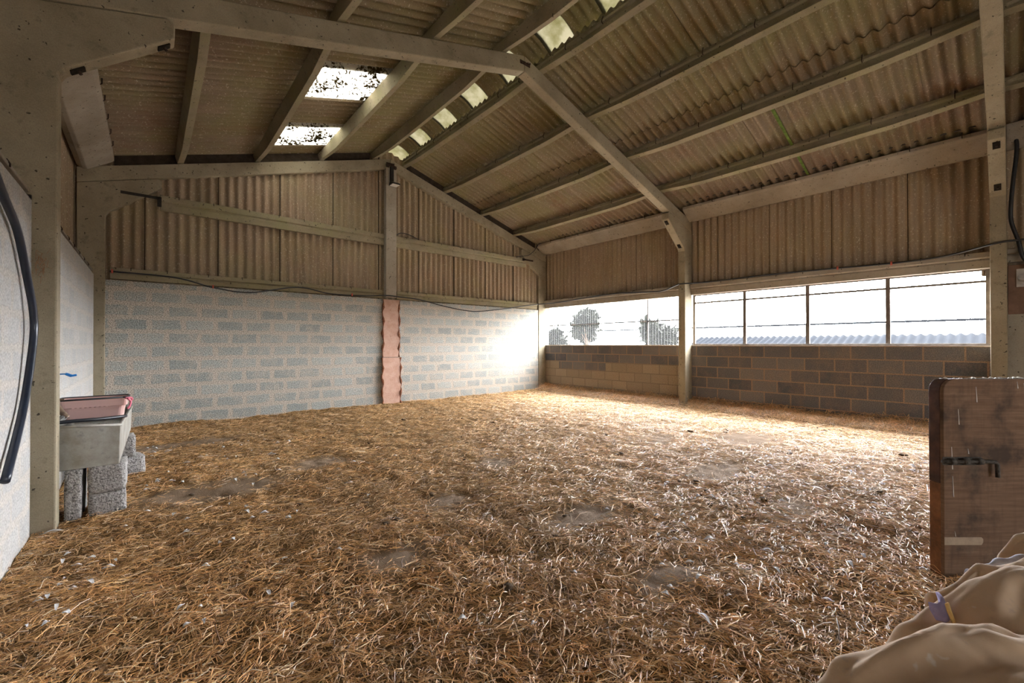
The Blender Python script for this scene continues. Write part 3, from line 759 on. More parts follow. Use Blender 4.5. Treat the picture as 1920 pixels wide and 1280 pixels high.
mb = MB(); corr(mb, (32.9, -30, 2.70), (0, 1, 0), (0, 0, -1), (1, 0, 0), 60, .13, amp=.05, pitch=.45, n_per=6); mb.build('ridge_flashing', SHED, sh2)
def tree(x, y, h, r, label, seed, z0=-.3):
    rr = np.random.default_rng(seed); e = empty('field_tree', (x, y, z0), label, 'tree', 'trees beyond the far window')
    mb = MB(); mb.tube([(x, y, z0), (x+.1, y, z0+h*.4), (x, y+.1, z0+h*.7)], [.16, .11, .05], 8)
    for k in range(7):
        a_ = k*.9; mb.tube([(x, y, z0+h*(.3+.05*k)), (x+math.cos(a_)*r*.6, y+math.sin(a_)*r*.6, z0+h*(.5+.05*k))], [.05, .015], 5)
    mb.build('trunk', plain('bark', (.10, .07, .05), .95), e)
    n = 2600; u = rr.normal(size=(n, 3)); u /= np.linalg.norm(u, axis=1)[:, None]; R_ = rr.random(n)**.4
    blob = rr.integers(0, 6, n); bc = rr.normal(size=(6, 3))*np.array([r*.45, r*.45, h*.14])
    P = u*R_[:, None]*np.array([r*.62, r*.62, h*.2])+bc[blob]+np.array([x, y, z0+h*.68])
    s = .16; d1 = rr.normal(size=(n, 3))*s; d2 = rr.normal(size=(n, 3))*s
    Vv = np.stack([P, P+d1, P+d1+d2, P+d2], 1).reshape(-1, 3); Ff = np.arange(4*n).reshape(n, 4)
    o = npmesh('crown', Vv, Ff, LEAF); o.parent = e; o.location = -e.location
LEAF = plain('dark_leaves', (.012, .014, .008), .8, 0, .2, .4, 2, 0)
tree(26, 21.6, 4.3, 1.0, 'taller round-crowned tree beyond the far window', 3)
tree(26, 24.9, 3.0, .8, 'broad bush left of the taller tree beyond the far window', 4)
tree(26, 15.2, 2.9, .8, 'bush at the right end of the far window beside the column', 5)

# ================================================================== CABLES
def cable(pts, r, label, cat, mat=BLACKP, name='electric_cable', n=8, k=8):
    pp = smoothpath(pts, n); mb = MB(); mb.tube(pp, r, k); o = mb.build(name, mat, smooth=True, loc=tuple(pts[0])); return tag(o, label, cat)
xcab = 9.065
cable([(xcab-.20, -.5, 2.74), (xcab-.23, -.05, 2.755), (xcab-.225, .15, 2.745), (xcab, .66, 2.68), (xcab, 1.25, 2.66), (xcab, 2.03, 2.68), (xcab, 3.04, 2.70), (xcab, 4.1, 2.69), (xcab-.225, 4.64, 2.68), (xcab-.22, 4.78, 2.67), (xcab, 5.28, 2.60), (xcab, 5.99, 2.63), (xcab, 6.62, 2.66), (xcab, 7.7, 2.62), (xcab, 8.7, 2.58), (8.84, 9.14, 2.56)], .014, 'thick black cable running over both window heads on the right wall', 'cable')
yb_ = 9.15
cable([(-.47, yb_, 2.52), (.34, yb_, 2.50), (.86, yb_, 2.38), (1.43, yb_, 2.335), (2.24, yb_, 2.50), (2.85, yb_, 2.42), (3.6, yb_, 2.43), (4.0, Y2-.11, 2.46), (4.32, Y2-.11, 2.455), (4.93, yb_, 2.43), (5.5, yb_, 2.33), (6.14, yb_, 2.25), (6.65, yb_, 2.24), (7.56, yb_, 2.36), (8.3, yb_, 2.48), (8.85, yb_, 2.56)], .012, 'black cable sagging along the top of the gable blockwork', 'cable')
cable([(4.31, Y2-.0, 3.87), (4.45, Y2-.01, 3.95), (4.67, Y2-.02, 3.93), (4.88, Y2-.0, 3.875)], .009, 'short black cable loop on the upper rail right of the post', 'cable')
cable([(8.0, Y2-.0, 3.87), (8.15, Y2-.02, 3.90), (8.42, Y2-.04, 3.96), (8.63, Y2-.06, 4.12), (8.8, Y2-.08, 4.33), (8.85, Y2-.3, 4.40), (8.74, 8.2, 4.40), (8.74, 7, 4.41), (8.74, 5.4, 4.41), (8.74, 4.78, 4.42)], .009, 'thin black cable curling off the right corner haunch along the eaves', 'cable')
cable([(8.76, 4.55, 4.41), (8.76, 3, 4.40), (8.76, 1.6, 4.41), (8.76, .25, 4.40)], .009, 'thin black cable under the roof sheets above the four-pane window', 'cable')
# clips on the cables
CLIP = plain('red_cable_clip', (.50, .10, .06), .6)
mb0 = None
for i, p in enumerate([(xcab-.016, 1.25, 2.66), (xcab-.016, 1.95, 2.68), (.86+0, yb_-.014, 2.39), (-.44, yb_-.014, 2.52), (3.3, yb_-.014, 2.43)]):
    mb = MB(); mb.box(p[0]-.012, p[0]+.012, p[1]-.012, p[1]+.012, p[2]-.03, p[2]+.03)
    o = mb.build('cable_clip', CLIP, loc=p, bevel=.003); tag(o, ['red clip on the window-head cable nearest the right column', 'second red clip on the window-head cable', 'red clip on the gable cable above the blockwork', 'red clip on the gable cable by the left corner column', 'red clip on the gable cable left of the post'][i], 'clip')
# looped hose at the nearest right column
cable([(8.85, .03, 4.30), (8.92, -.02, 4.28), (8.98, -.055, 4.05), (8.98, -.02, 3.6), (8.98, .0, 3.3), (9.0, -.0, 3.05), (9.02, -.06, 2.78), (9.03, -.12, 2.5), (9.03, -.3, 2.3)], .022, 'black hose hanging down behind the nearest right column', 'hose', name='hanging_hose')
# big pipe loop on the left wall
xp = XL+.035
cable([(xp, 3.25, 2.35), (xp, 3.58, 2.21), (xp, 3.95, 2.07), (xp, 4.22, 1.83), (xp+.01, 4.36, 1.60), (xp+.01, 4.37, 1.40), (xp, 4.20, 1.03), (xp, 3.98, .82), (xp, 3.69, .60)], .021, 'thick blue-black plastic water pipe curving down the whitewashed wall', 'pipe', plain('blue_black_pipe', (.012, .018, .032), .3, 0, .5, .3, 15, .05), 'water_pipe', k=12)

# ================================================================== FLOODLIGHT
fl_ = empty('sensor_lamp', (CX, Y2-.10, 4.97), 'small dark floodlight bracketed to the gable post just under the apex', 'lamp')
mb = MB(); mb.box(4.13, 4.21, Y2-.13, Y2-.085, 5.05, 5.38); mb.build('bracket', DARKM, fl_, bevel=.006)
mb = MB(); mb.box(4.04, 4.10, Y2-.14, Y2-.085, 5.36, 5.42); mb.box(4.22, 4.27, Y2-.14, Y2-.085, 5.34, 5.40); mb.box(4.06, 4.25, Y2-.12, Y2-.09, 5.39, 5.41); mb.build('fixing_plate', RUST, fl_)
mb = MB(); mb.prism([(0, 0), (.19, 0), (.19, .02), (.10, .07), (.04, .07)], (.19, 0, 0), lambda a, b: (4.10, Y2-.10-a, 4.945+b)); mb.build('lamp_housing', DARKM, fl_, bevel=.006)
m_, t_, b_ = nt('frosted_lamp_glass'); b_.inputs['Base Color'].default_value = (.85, .82, .75, 1); b_.inputs['Roughness'].default_value = .25
mb = MB(); mb.box(4.115, 4.275, Y2-.275, Y2-.115, 4.935, 4.946); mb.build('lamp_glass', m_, fl_)

# ================================================================== TROUGH CORNER
def quadprism(mb, bottom, top):
    mb.add(bottom+top, [(3, 2, 1, 0), (4, 5, 6, 7), (0, 1, 5, 4), (1, 2, 6, 5), (2, 3, 7, 6), (3, 0, 4, 7)])
tr = empty('drinking_trough', (-.38, 5.6, .38), 'galvanised drinking trough propped on breeze blocks behind the near left column', 'trough')
def troughpt(u, v, w_):  # u across 0..1, v along 0..1, w height 0..1
    xl, xr = -.625, (-.175+.03*v); y = 4.80+1.75*v
    zt = .705-.05*v+.03*(1-u)*(1-v); zb = .385+.02*v
    ins = .008*(1-w_)
    return Vector((xl+ins+(xr-xl-2*ins)*u, y+(.5-v)*2*ins, zb+(zt-zb)*w_))
mb = MB(); q = [(0, 0), (1, 0), (1, 1), (0, 1)]
ob = [troughpt(u, v, 0) for u, v in q]; ot = [troughpt(u, v, 1) for u, v in q]
th = .02
def ins_(p, u, v, dz): return p+Vector(((.5-u)*2*th, (.5-v)*2*th, dz))
it = [ins_(p, u, v, 0) for p, (u, v) in zip(ot, q)]; ib = [ins_(p, u, v, th) for p, (u, v) in zip(ob, q)]
vs = ob+ot+it+ib
fs = [(3, 2, 1, 0)]+[(i, (i+1) % 4, 4+(i+1) % 4, 4+i) for i in range(4)]+[(4+i, 4+(i+1) % 4, 8+(i+1) % 4, 8+i) for i in range(4)]+[(8+i, 8+(i+1) % 4, 12+(i+1) % 4, 12+i) for i in range(4)]+[(12, 13, 14, 15)]
mb.add(vs, fs)
def trough_mat():
    m, t, b = nt('weathered_galvanised_trough'); p = wpos(t)
    c = mix(t, ramp(t, noise(t, p, 5, 6, .7).outputs[0], [(.35, 0), (.65, 1)]).outputs[0], (.40, .395, .36), (.24, .22, .175))
    c = mix(t, ramp(t, noise(t, p, 14, 5, .7).outputs[0], [(.58, 0), (.7, .6)]).outputs[0], c, (.14, .15, .15))
    t.links.new(c, b.inputs['Base Color']); b.inputs['Roughness'].default_value = .6; b.inputs['Metallic'].default_value = .15
    bump(t, noise(t, p, 60, 4, .6).outputs[0], b, .2, .003); return m
TM = trough_mat()
tb = mb.build('tank', TM, tr, bevel=.006)
mb = MB(); mb.tube([ot[i]+Vector((0, 0, .004)) for i in (0, 1, 2, 3, 0)], .011, 8); mb.build('rolled_rim', plain('pale_rim', (.42, .41, .37), .6, .2), tr, smooth=True)
mb = MB(); wv = [troughpt(u, v, .72)+Vector(((.5-u)*.04, (.5-v)*.04, 0)) for u, v in q]; mb.add(wv+[p-Vector((0, 0, .01)) for p in wv], [(0, 1, 2, 3), (7, 6, 5, 4), (0, 4, 5, 1), (1, 5, 6, 2), (2, 6, 7, 3), (3, 7, 4, 0)])
m_, t_, b_ = nt('dark_water'); b_.inputs['Base Color'].default_value = (.02, .025, .02, 1); b_.inputs['Roughness'].default_value = .06
mb.build('water', m_, tr)
# black alkathene pipe lying on the trough
cable([(-.60, 4.88, .755), (-.45, 4.92, .755), (-.30, 5.0, .745), (-.19, 5.12, .735), (-.155, 5.19, .73)], .014, 'black plastic pipe lying across the rim of the trough', 'pipe', name='plastic_pipe')
# pink storage tub on the trough
m_, t_, b_ = nt('cloudy_pink_plastic'); b_.inputs['Base Color'].default_value = (.80, .53, .48, 1); b_.inputs['Roughness'].default_value = .22; b_.inputs['Transmission Weight'].default_value = .18
TUBM = m_
tub = empty('plastic_tub', (-.34, 5.45, .70), 'cloudy pink plastic tub with a black rim standing on the far half of the trough', 'tub')
def tubshape(mb, z0, z1, g0, g1, th):
    X0_, X1_, Ya, Yb = -.585, -.14, 5.22, 5.46
    def ring(g, z):
        r_ = .04; out = []
        for cx_, cy_, a0 in ((X1_-g-r_, Ya+g+r_, -90), (X1_-g-r_, Yb-g-r_, 0), (X0_+g+r_, Yb-g-r_, 90), (X0_+g+r_, Ya+g+r_, 180)):
            for k in range(5):
                a_ = math.radians(a0+22.5*k); out.append((cx_+r_*math.cos(a_), cy_+r_*math.sin(a_), z))
        return out
    rs = [ring(g0, z0), ring(g0*.6+g1*.4, z0+(z1-z0)*.62), ring(g1+.006, z0+(z1-z0)*.64), ring(g1, z1), ring(g1+th, z1), ring(g0+th, z0+th)]
    n = 20; vs = [p for R in rs for p in R]; fs = [tuple(range(n))[::-1]]
    for i in range(len(rs)-1):
        for k in range(n): fs.append((i*n+k, i*n+(k+1) % n, (i+1)*n+(k+1) % n, (i+1)*n+k))
    fs.append(tuple(range((len(rs)-1)*n, len(rs)*n))); mb.add(vs, fs)
    return ring
mb = MB(); ring = tubshape(mb, .70, .895, .035, .0, .006); mb.build('tub_body', TUBM, tub, bevel=.004)
mb = MB(); mb.tube([(x, y, .897) for x, y, z in ring(-.004, .87)]+[ring(-.004, .87)[0][:2]+(.897,)], .007, 8); mb.build('black_rim', BLACKP, tub, smooth=True)
for k in range(8):
    mb = MB(); xx = -.50+.03*k; mb.box(xx, xx+.016, 5.222, 5.228, .822, .827); mb.build('moulded_rib', TUBM, tub)
mb = MB(); mb.tube(smoothpath([(-.145, 5.20, .885), (-.125, 5.22, .86), (-.128, 5.21, .82), (-.145, 5.205, .79)], 5), [.009]*16, 6)
mb.tube(smoothpath([(-.16, 5.21, .89), (-.12, 5.25, .885), (-.115, 5.3, .86)], 5), .008, 6)
mb.build('pink_twine', plain('pink_baler_twine', (.62, .16, .22), .8), tub, smooth=True)
# brass tap and pipe on the wall behind the column
tp = empty('water_tap', (XL+.03, 5.1, .86), 'old brown brass water tap between the near left column and the pink tub', 'tap')
BR = plain('dull_brass', (.20, .14, .10), .45, .6, .5, .4, 30)
mb = MB(); mb.tube(smoothpath([(XL+.0, 5.02, .87), (XL+.08, 5.0, .88), (XL+.115, 4.98, .83), (XL+.15, 4.97, .78)], 6), .02, 10); mb.build('spout', BR, tp, smooth=True)
mb = MB(); mb.tube([(XL+.09, 5.0, .88), (XL+.09, 5.0, .93)], .016, 8); mb.box(XL+.06, XL+.13, 4.99, 5.01, .92, .935); mb.build('handle', BR, tp, bevel=.003)
mb = MB(); mb.tube([(XL+.10, 4.96, .755), (XL+.14, 4.98, .80)], .024, 10); mb.build('union_nut', GALV, tp)
mb = MB(); mb.tube(smoothpath([(XL+.0, 5.9, 1.09), (XL+.05, 5.88, 1.09), (XL+.085, 5.85, 1.075), (XL+.12, 5.86, 1.08)], 5), [.006]*5+[.014]*6+[.010]*5, 8)
o = mb.build('blue_tap_lever', plain('bright_blue_plastic', (.01, .18, .55), .35), smooth=True, loc=(XL, 5.9, 1.09)); tag(o, 'small bright blue plastic lever on the whitewashed wall above the trough', 'lever')
# breeze blocks carrying the trough
def gblock(x0, x1, y0, y1, z0, z1, label, rz=0, notch=False, par=None):
    r = random.Random(int(x0*1000+z0*100)); mb = MB(); bm = bmesh.new()
    bmesh.ops.create_cube(bm, size=1)
    for v in bm.verts: v.co = Vector((v.co.x*(x1-x0), v.co.y*(y1-y0), v.co.z*(z1-z0)))
    bmesh.ops.subdivide_edges(bm, edges=bm.edges, cuts=5, use_grid_fill=True)
    for v in bm.verts:
        v.co += Vector((r.uniform(-1, 1), r.uniform(-1, 1), r.uniform(-1, 1)))*.004
        c = sum(abs(abs(v.co[i])-[(x1-x0)/2, (y1-y0)/2, (z1-z0)/2][i]) < .006 for i in range(3))
        if c > 1: v.co *= .972
    me = bpy.data.meshes.new('breeze_block'); bm.to_mesh(me); bm.free(); me.materials.append(BREEZE); me.polygons.foreach_set('use_smooth', [True]*len(me.polygons))
    o = bpy.data.objects.new('breeze_block', me); COL.objects.link(o); o.location = ((x0+x1)/2, (y0+y1)/2, (z0+z1)/2); o.rotation_euler.z = rz
    return tag(o, label, 'block', 'breeze blocks under the trough')
gblock(-.37, -.145, 4.80, 5.10, -.075, .165, 'lower breeze block at the near end of the trough, resting on the straw', .04)
gblock(-.365, -.14, 4.80, 5.10, .165, .388, 'upper breeze block at the near end of the trough, directly beneath it', -.02)
gblock(-.50, -.40, 4.79, 5.20, -.075, .385, 'narrow upright breeze block between the near column and the stacked pair', .0)
gblock(-.30, -.05, 6.02, 6.3, -.03, .185, 'lower breeze block at the far end of the trough, sticking out to the right', .25)
gblock(-.30, -.11, 6.02, 6.3, .185, .405, 'upper breeze block at the far end of the trough', .08)

# ================================================================== PLYWOOD HALF DOOR
def ply():
    m, t, b = nt('stained_plywood'); p = N(t, 'ShaderNodeTexCoord').outputs['Object']
    g = noise(t, mapping(t, p, (3, 3, 55)), 1, 5, .65); g2 = noise(t, mapping(t, p, (40, 40, 3)), 1, 3, .6); s = noise(t, p, 3.6, 5, .6)
    c = mix(t, ramp(t, g.outputs[0], [(.3, 0), (.7, 1)]).outputs[0], (.115, .066, .040), (.20, .125, .08))
    c = mix(t, ramp(t, g2.outputs[0], [(.5, 0), (.75, .35)]).outputs[0], c, (.07, .04, .03))
    c = mix(t, ramp(t, s.outputs[0], [(.48, 0), (.62, .85)]).outputs[0], c, (.05, .036, .028))
    c = mix(t, ramp(t, noise(t, mapping(t, p, (1, 1, 1), (4, 0, 9)), 4, 5, .7).outputs[0], [(.55, 0), (.75, .45)]).outputs[0], c, (.22, .16, .11))
    t.links.new(c, b.inputs['Base Color']); b.inputs['Roughness'].default_value = .85; b.inputs['Specular IOR Level'].default_value = .12
    bump(t, g.outputs[0], b, .25, .003); return m
dxy = Vector((math.cos(YAW), -math.sin(YAW), 0)); dfo = Vector((math.sin(YAW), math.cos(YAW), 0))
D0 = dfo*2.49+dxy*(2.49*(1768-960)/FPX)        # near lower left corner of the face
dd = empty('half_door', D0, 'brown stained plywood half door with a rounded top corner at the right edge', 'door')
dd.rotation_euler.z = -YAW
def loc_build(mb, name, mat, par, **kw):
    o = mb.build(name, mat, **kw); o.parent = par; o.location = (0, 0, 0); return o
H = 1.165; WD = 1.15; R_ = .07
out = [(0.0, -.05), (WD, -.05), (WD, H)]+[(R_+R_*math.cos(math.radians(a)), H-R_+R_*math.sin(math.radians(a))) for a in range(90, 181, 15)]
mb = MB(); mb.prism(out, (0, .022, 0), lambda a, b: (a, 0, b)); loc_build(mb, 'plywood_panel', ply(), dd, bevel=.003)
DKW = plain('dark_brown_edge_timber', (.07, .028, .018), .6, 0, .3, .6, 9); ORW = plain('worn_orange_timber', (.20, .085, .035), .75, 0, .25, .5, 8)
mb = MB(); mb.prism([(0, .55), (.07, .55), (.07, H-.005)]+[(R_+(R_-.0)*math.cos(math.radians(a)), H-R_+R_*math.sin(math.radians(a))) for a in range(90, 181, 15)], (0, .068, 0), lambda a, b: (a, .0225, b)); loc_build(mb, 'edge_stile', DKW, dd, bevel=.004)
mb = MB(); mb.prism([(0.002, -.05), (.07, -.05), (.07, .549), (.002, .549)], (0, .068, 0), lambda a, b: (a, .0225, b)); loc_build(mb, 'edge_stile', ORW, dd, bevel=.004)
mb = MB(); mb.box(.071, WD, .0225, .09, H-.07, H-.004); loc_build(mb, 'top_rail', DKW, dd, bevel=.004)
mb = MB(); mb.box(.071, WD, .0225, .09, -.05, .05); loc_build(mb, 'bottom_rail', ORW, dd)
mb = MB()
for k in range(60):
    x = .05+(WD-.06)*k/60+random.uniform(-.01, .01); mb.tube([(x, .01+random.uniform(0, .05), H-.002), (x+.012, .02+random.uniform(0, .05), H+.001)], random.uniform(.004, .009), 5)
o = loc_build(mb, 'bird_droppings', plain('white_droppings', (.72, .70, .68), .9), dd, smooth=True); tag(o, 'white droppings along the top edge')
mb = MB()
for (x, z, l) in ((.085, .99, .09), (.19, 1.12, .09), (.045, .77, .13), (.05, .60, .12), (.43, 1.15, .04), (.47, 1.14, .03), (.14, .76, .03), (.06, .28, .03)):
    mb.tube([(x, -.001, z), (x+.003, -.001, z-l*.6), (x+.004, -.001, z-l)], [.0012, .002, .003], 5)
loc_build(mb, 'dropping_streaks', plain('white_streaks', (.62, .58, .54), .9), dd)
mb = MB(); mb.prism([(.0, .20), (.215, .20), (.225, .215), (.225, .235), (.215, .245), (0.0, .245)], (0, .0015, 0), lambda a, b: (a, -.0012, b)); o = loc_build(mb, 'worn_patch', plain('bare_ply_patch', (.30, .22, .15), .8), dd); tag(o, 'pale worn strip')
LB = plain('grimy_bolt_iron', (.075, .065, .055), .7, .5, .35, .6, 60, .6)
lt = MB(); lt.box(-.012, .215, -.006, -.001, .665, .712); l0 = loc_build(lt, 'bolt_plate', LB, dd, bevel=.002)
lt = MB(); lt.tube([(-.03, -.022, .69), (.24, -.022, .69), (.275, -.022, .688), (.285, -.024, .675), (.285, -.026, .60)], .0105, 10); c = lt.build('sliding_bolt', LB, smooth=True); c.parent = l0
for xx in (.01, .09, .17):
    lt = MB(); lt.tube([(xx, -.020, .69), (xx+.03, -.020, .69)], .019, 10); c = lt.build('keeper', LB, smooth=True); c.parent = l0

# ================================================================== BLANKET AND HURDLE (bottom right)
def cp(px, py, f):  # a point on the ray of a photo pixel at distance f ahead, used once to place the folds
    return rt*((px-960)/FPX*f)-up*((py-640)/FPX*f)+fw*f+Vector((0, 0, CAMZ))
def blanket_mat():
    m, t, b = nt('beige_canvas_rug'); p = wpos(t)
    c = mix(t, ramp(t, noise(t, p, 5, 5, .6).outputs[0], [(.35, 0), (.65, 1)]).outputs[0], (.54, .39, .26), (.42, .285, .175))
    c = mix(t, ramp(t, noise(t, p, 13, 4, .7).outputs[0], [(.60, 0), (.72, .6)]).outputs[0], c, (.23, .20, .19))
    c = mix(t, ramp(t, noise(t, p, 19, 3, .6).outputs[0], [(.66, 0), (.72, .7)]).outputs[0], c, (.62, .58, .54))
    t.links.new(c, b.inputs['Base Color']); b.inputs['Roughness'].default_value = .95; b.inputs['Specular IOR Level'].default_value = .1
    b.inputs['Sheen Weight'].default_value = .2
    bump(t, noise(t, p, 500, 2, .5).outputs[0], b, .2, .001); return m
BM = blanket_mat()
def sheet(rows, name, mat, parent, thick=.012, sub=2):
    """cloth surface lofted through rows of control points"""
    R2 = [smoothpath(r, 14) for r in rows]; n = len(R2[0]); cols = [smoothpath([R2[j][i] for j in range(len(rows))], 12) for i in range(n)]
    from mathutils import noise as mn
    m_ = len(cols[0]); vs = []
    for j in range(m_):
        for i in range(n):
            p = Vector(cols[i][j]); u = p.dot(rt); v = p.dot(fw); z_ = p.z
            q_ = mn.noise(Vector((u*5+v*3, v*17-u*5, z_*7))); r_ = mn.noise(Vector((u*13, v*9+7, z_*16)))
            vs.append(p+Vector((0, 0, 1))*(.030*(1-abs(q_)*2.2)*.6-.008+.008*r_)-fw*(.010*r_))
    mb = MB(); mb.add(vs, [(j*n+i, j*n+i+1, (j+1)*n+i+1, (j+1)*n+i) for j in range(m_-1) for i in range(n-1)])
    o = mb.build(name, mat, smooth=True); so = o.modifiers.new('thickness', 'SOLIDIFY'); so.thickness = thick; so.offset = 0
    tx = bpy.data.textures.new('wrinkles', 'CLOUDS'); tx.noise_scale = .09
    dm = o.modifiers.new('wrinkles', 'DISPLACE'); dm.texture = tx; dm.strength = .014; dm.mid_level = .5; dm.texture_coords = 'GLOBAL'
    if parent: o.parent = parent; o.location = -parent.location
    return o
bl = empty('horse_rug', cp(1850, 1230, .8), 'beige canvas horse rug heaped in folds in the bottom right corner', 'rug')
def drop(p, dz, dx=0, df=0): return p-Vector((0, 0, dz))+rt*dx+fw*df
# back layer
r0 = [cp(1880, 1058, 1.12), cp(1898, 1036, 1.12), cp(1922, 1018, 1.12), cp(2000, 985, 1.12), cp(2150, 960, 1.12)]
rows = [[drop(p, .35, .0, .10) for p in r0], [drop(p, .04, .0, .03) for p in r0], r0, [drop(p, .02, 0, -.05) for p in r0], [drop(p, .16, 0, -.10) for p in r0]]
sheet(rows, 'back_fold', BM, bl)
r1 = [cp(1768, 1122, .93), cp(1800, 1100, .93), cp(1840, 1082, .93), cp(1885, 1066, .93), cp(1930, 1060, .93), cp(2050, 1055, .93), cp(2200, 1050, .93)]
rows = [[drop(p, .42, .03, .07) for p in r1], [drop(p, .05, .0, .03) for p in r1], r1, [drop(p, .025, .01, -.04) for p in r1], [drop(p, .20, .02, -.08) for p in r1]]
sheet(rows, 'middle_fold', BM, bl)
r2 = [cp(1688, 1225, .86), cp(1708, 1192, .86), cp(1745, 1176, .86), cp(1785, 1145, .86), cp(1830, 1115, .86), cp(1880, 1090, .86), cp(1930, 1082, .86), cp(2050, 1078, .86), cp(2200, 1075, .86)]
rows = [[drop(p, .45, .05, .07) for p in r2], [drop(p, .06, .01, .04) for p in r2], r2, [drop(p, .03, .015, -.06) for p in r2], [drop(p, .10, .02, -.13) for p in r2], [drop(p, .30, .03, -.15) for p in r2]]
sheet(rows, 'wide_fold', BM, bl)
r3 = [cp(1560, 1310, .70), cp(1600, 1266, .70), cp(1640, 1238, .70), cp(1690, 1217, .70), cp(1750, 1203, .70), cp(1820, 1198, .70), cp(1900, 1206, .70), cp(2000, 1215, .70), cp(2200, 1225, .70)]
rows = [[drop(p, .50, .06, .06) for p in r3], [drop(p, .06, .01, .04) for p in r3], r3, [drop(p, .02, .01, -.05) for p in r3], [drop(p, .012+.012*math.sin(i*1.9), .0, -.10) for i, p in enumerate(r3)], [drop(p, .06+.02*math.sin(i*1.3), .0, -.17) for i, p in enumerate(r3)], [drop(p, .38, .0, -.22) for p in r3]]
sheet(rows, 'front_fold', BM, bl)
PUR = plain('lilac_binding_tape', (.33, .29, .47), .9, 0, .1, .2, 30); YEL = plain('yellow_stripe', (.62, .42, .16), .9, 0, .1, .15, 30)
def tape(c, d1, d2, name, mat, parent, th=.004):
    n_ = d1.cross(d2).normalized()*th; mb = MB(); q = [c, c+d1, c+d1+d2, c+d2]; mb.add(q+[p+n_ for p in q], [(0, 1, 2, 3), (7, 6, 5, 4), (0, 4, 5, 1), (1, 5, 6, 2), (2, 6, 7, 3), (3, 7, 4, 0)]); o = mb.build(name, mat, bevel=.0015); o.parent = parent; o.location = -parent.location; return o
hb = [cp(1740, 1128, .865), cp(1743, 1142, .86), cp(1750, 1154, .855), cp(1755, 1162, .855)]; hu = [cp(1770, 1115, .865), cp(1775, 1130, .86), cp(1779, 1144, .855), cp(1781, 1152, .855)]
mb = MB(); vs = []; 
for a_, b_ in zip(hb, hu):
    m1 = a_.lerp(b_, .5)-fw*.012
    vs += [a_, a_.lerp(m1, .5)-fw*.006, m1, m1.lerp(b_, .6)-fw*.002, b_+fw*.01]
mb.add(vs, [(j*5+i, j*5+i+1, (j+1)*5+i+1, (j+1)*5+i) for j in range(3) for i in range(4)])
o = mb.build('hem_tape', PUR, smooth=True); o.parent = bl; o.location = -bl.location; so = o.modifiers.new('t', 'SOLIDIFY'); so.thickness = .006; tag(o, 'lilac binding tape with a yellow stripe')
mb = MB(); vs = []
for a_, b_ in zip(hb, hu):
    for q_ in (.50, .68): vs.append(a_.lerp(b_, q_)-fw*.017)
mb.add(vs, [(j*2, j*2+1, j*2+3, j*2+2) for j in range(3)]); o = mb.build('yellow_stripe', YEL, smooth=True); o.parent = bl; o.location = -bl.location; so = o.modifiers.new('t', 'SOLIDIFY'); so.thickness = .004
mb = MB(); pp = smoothpath([cp(1816, 1078, 1.05), cp(1835, 1073, 1.05), cp(1860, 1062, 1.05), cp(1890, 1053, 1.05), cp(1930, 1048, 1.05)], 5); mb.tube(pp, [.011+.003*math.sin(i*1.1) for i in range(len(pp))], 8); o = mb.build('rolled_strap', plain('pale_lilac_strap', (.46, .46, .54), .9, 0, .1, .3, 40), smooth=True); o.parent = bl; o.location = -bl.location
mb = MB(); pp = smoothpath([cp(1741, 1178, .90), cp(1748, 1162, .90), cp(1758, 1158, .90)], 5); mb.tube(pp, .012, 8); o = mb.build('tape_end', PUR, smooth=True); o.parent = bl; o.location = -bl.location
# the wooden hurdle that carries the rug
hu_ = empty('wooden_hurdle', cp(1980, 1250, .9)*1.0, 'low timber hurdle hidden beneath the heaped horse rug', 'hurdle')
hu_.location.z = 0
base = Vector(hu_.location); 
for k, (s0, f0) in enumerate(((-.16, -.02), (.75, -.02))):
    mb = MB(); p = base+rt*s0+fw*f0; mb.tube([Vector((p.x, p.y, -.08)), Vector((p.x, p.y, .70))], .035, 8); o = mb.build('leg', WOODG); o.parent = hu_; o.location = -hu_.location
for z in (.2, .45, .70):
    mb = MB(); a_ = base+rt*-.22; b_ = base+rt*.85; mb.tube([Vector((a_.x, a_.y, z)), Vector((b_.x, b_.y, z))], .03, 8); o = mb.build('rail', WOODG); o.parent = hu_; o.location = -hu_.location

# ================================================================== BOARD WITH FITTING ON THE NEAR RIGHT WALL
bd = empty('wall_board', (XR-.02, -.5, 1.77), 'red-brown board on the wall just past the nearest right column', 'board')
mb = MB(); mb.box(XR-.03, XR-.006, -1.0, .035, 1.78, 2.46); mb.build('board', plain('red_brown_board', (.20, .12, .085), .7, 0, .2, .25, 6), bd, bevel=.003)
mb = MB(); mb.tube([(XR-.03, -.10, 2.26), (XR-.07, -.10, 2.28)], .05, 10); mb.box(XR-.045, XR-.03, -.17, -.04, 2.15, 2.40); mb.build('junction_box', plain('chalky_plastic', (.50, .47, .43), .7), bd, bevel=.004)

# ================================================================== SMALL THINGS ON THE FLOOR
FEA = plain('white_feather_down', (.80, .80, .82), .9, 0, .1, .08, 60, 0)
def feather_mesh(l, wd, curl, seed):
    r = random.Random(seed); vs, fs = [], []; n = 8
    for i in range(n+1):
        t = i/n; x = l*(t-.5); hw = wd*math.sin(math.pi*min(1, t*.92+.08))**.7*(1+.15*r.uniform(-1, 1)); z = curl*math.sin(math.pi*t)
        vs += [(x, -hw, z+.35*hw), (x, 0, z), (x, hw, z+.35*hw)]
    for i in range(n): fs += [(3*i, 3*i+1, 3*i+4, 3*i+3), (3*i+1, 3*i+2, 3*i+5, 3*i+4)]
    mb = MB(); mb.add(vs, fs); mb.tube([(-l*.62, 0, .002), (l*.5, 0, .004)], .0012, 4); return mb
def put(o, x, y, dz=.01, rz=0): o.location = (x, y, float(ground(np.array([x]), np.array([y]))[0])+dz); o.rotation_euler = (random.uniform(-.2, .2), random.uniform(-.2, .2), rz)
protos = []
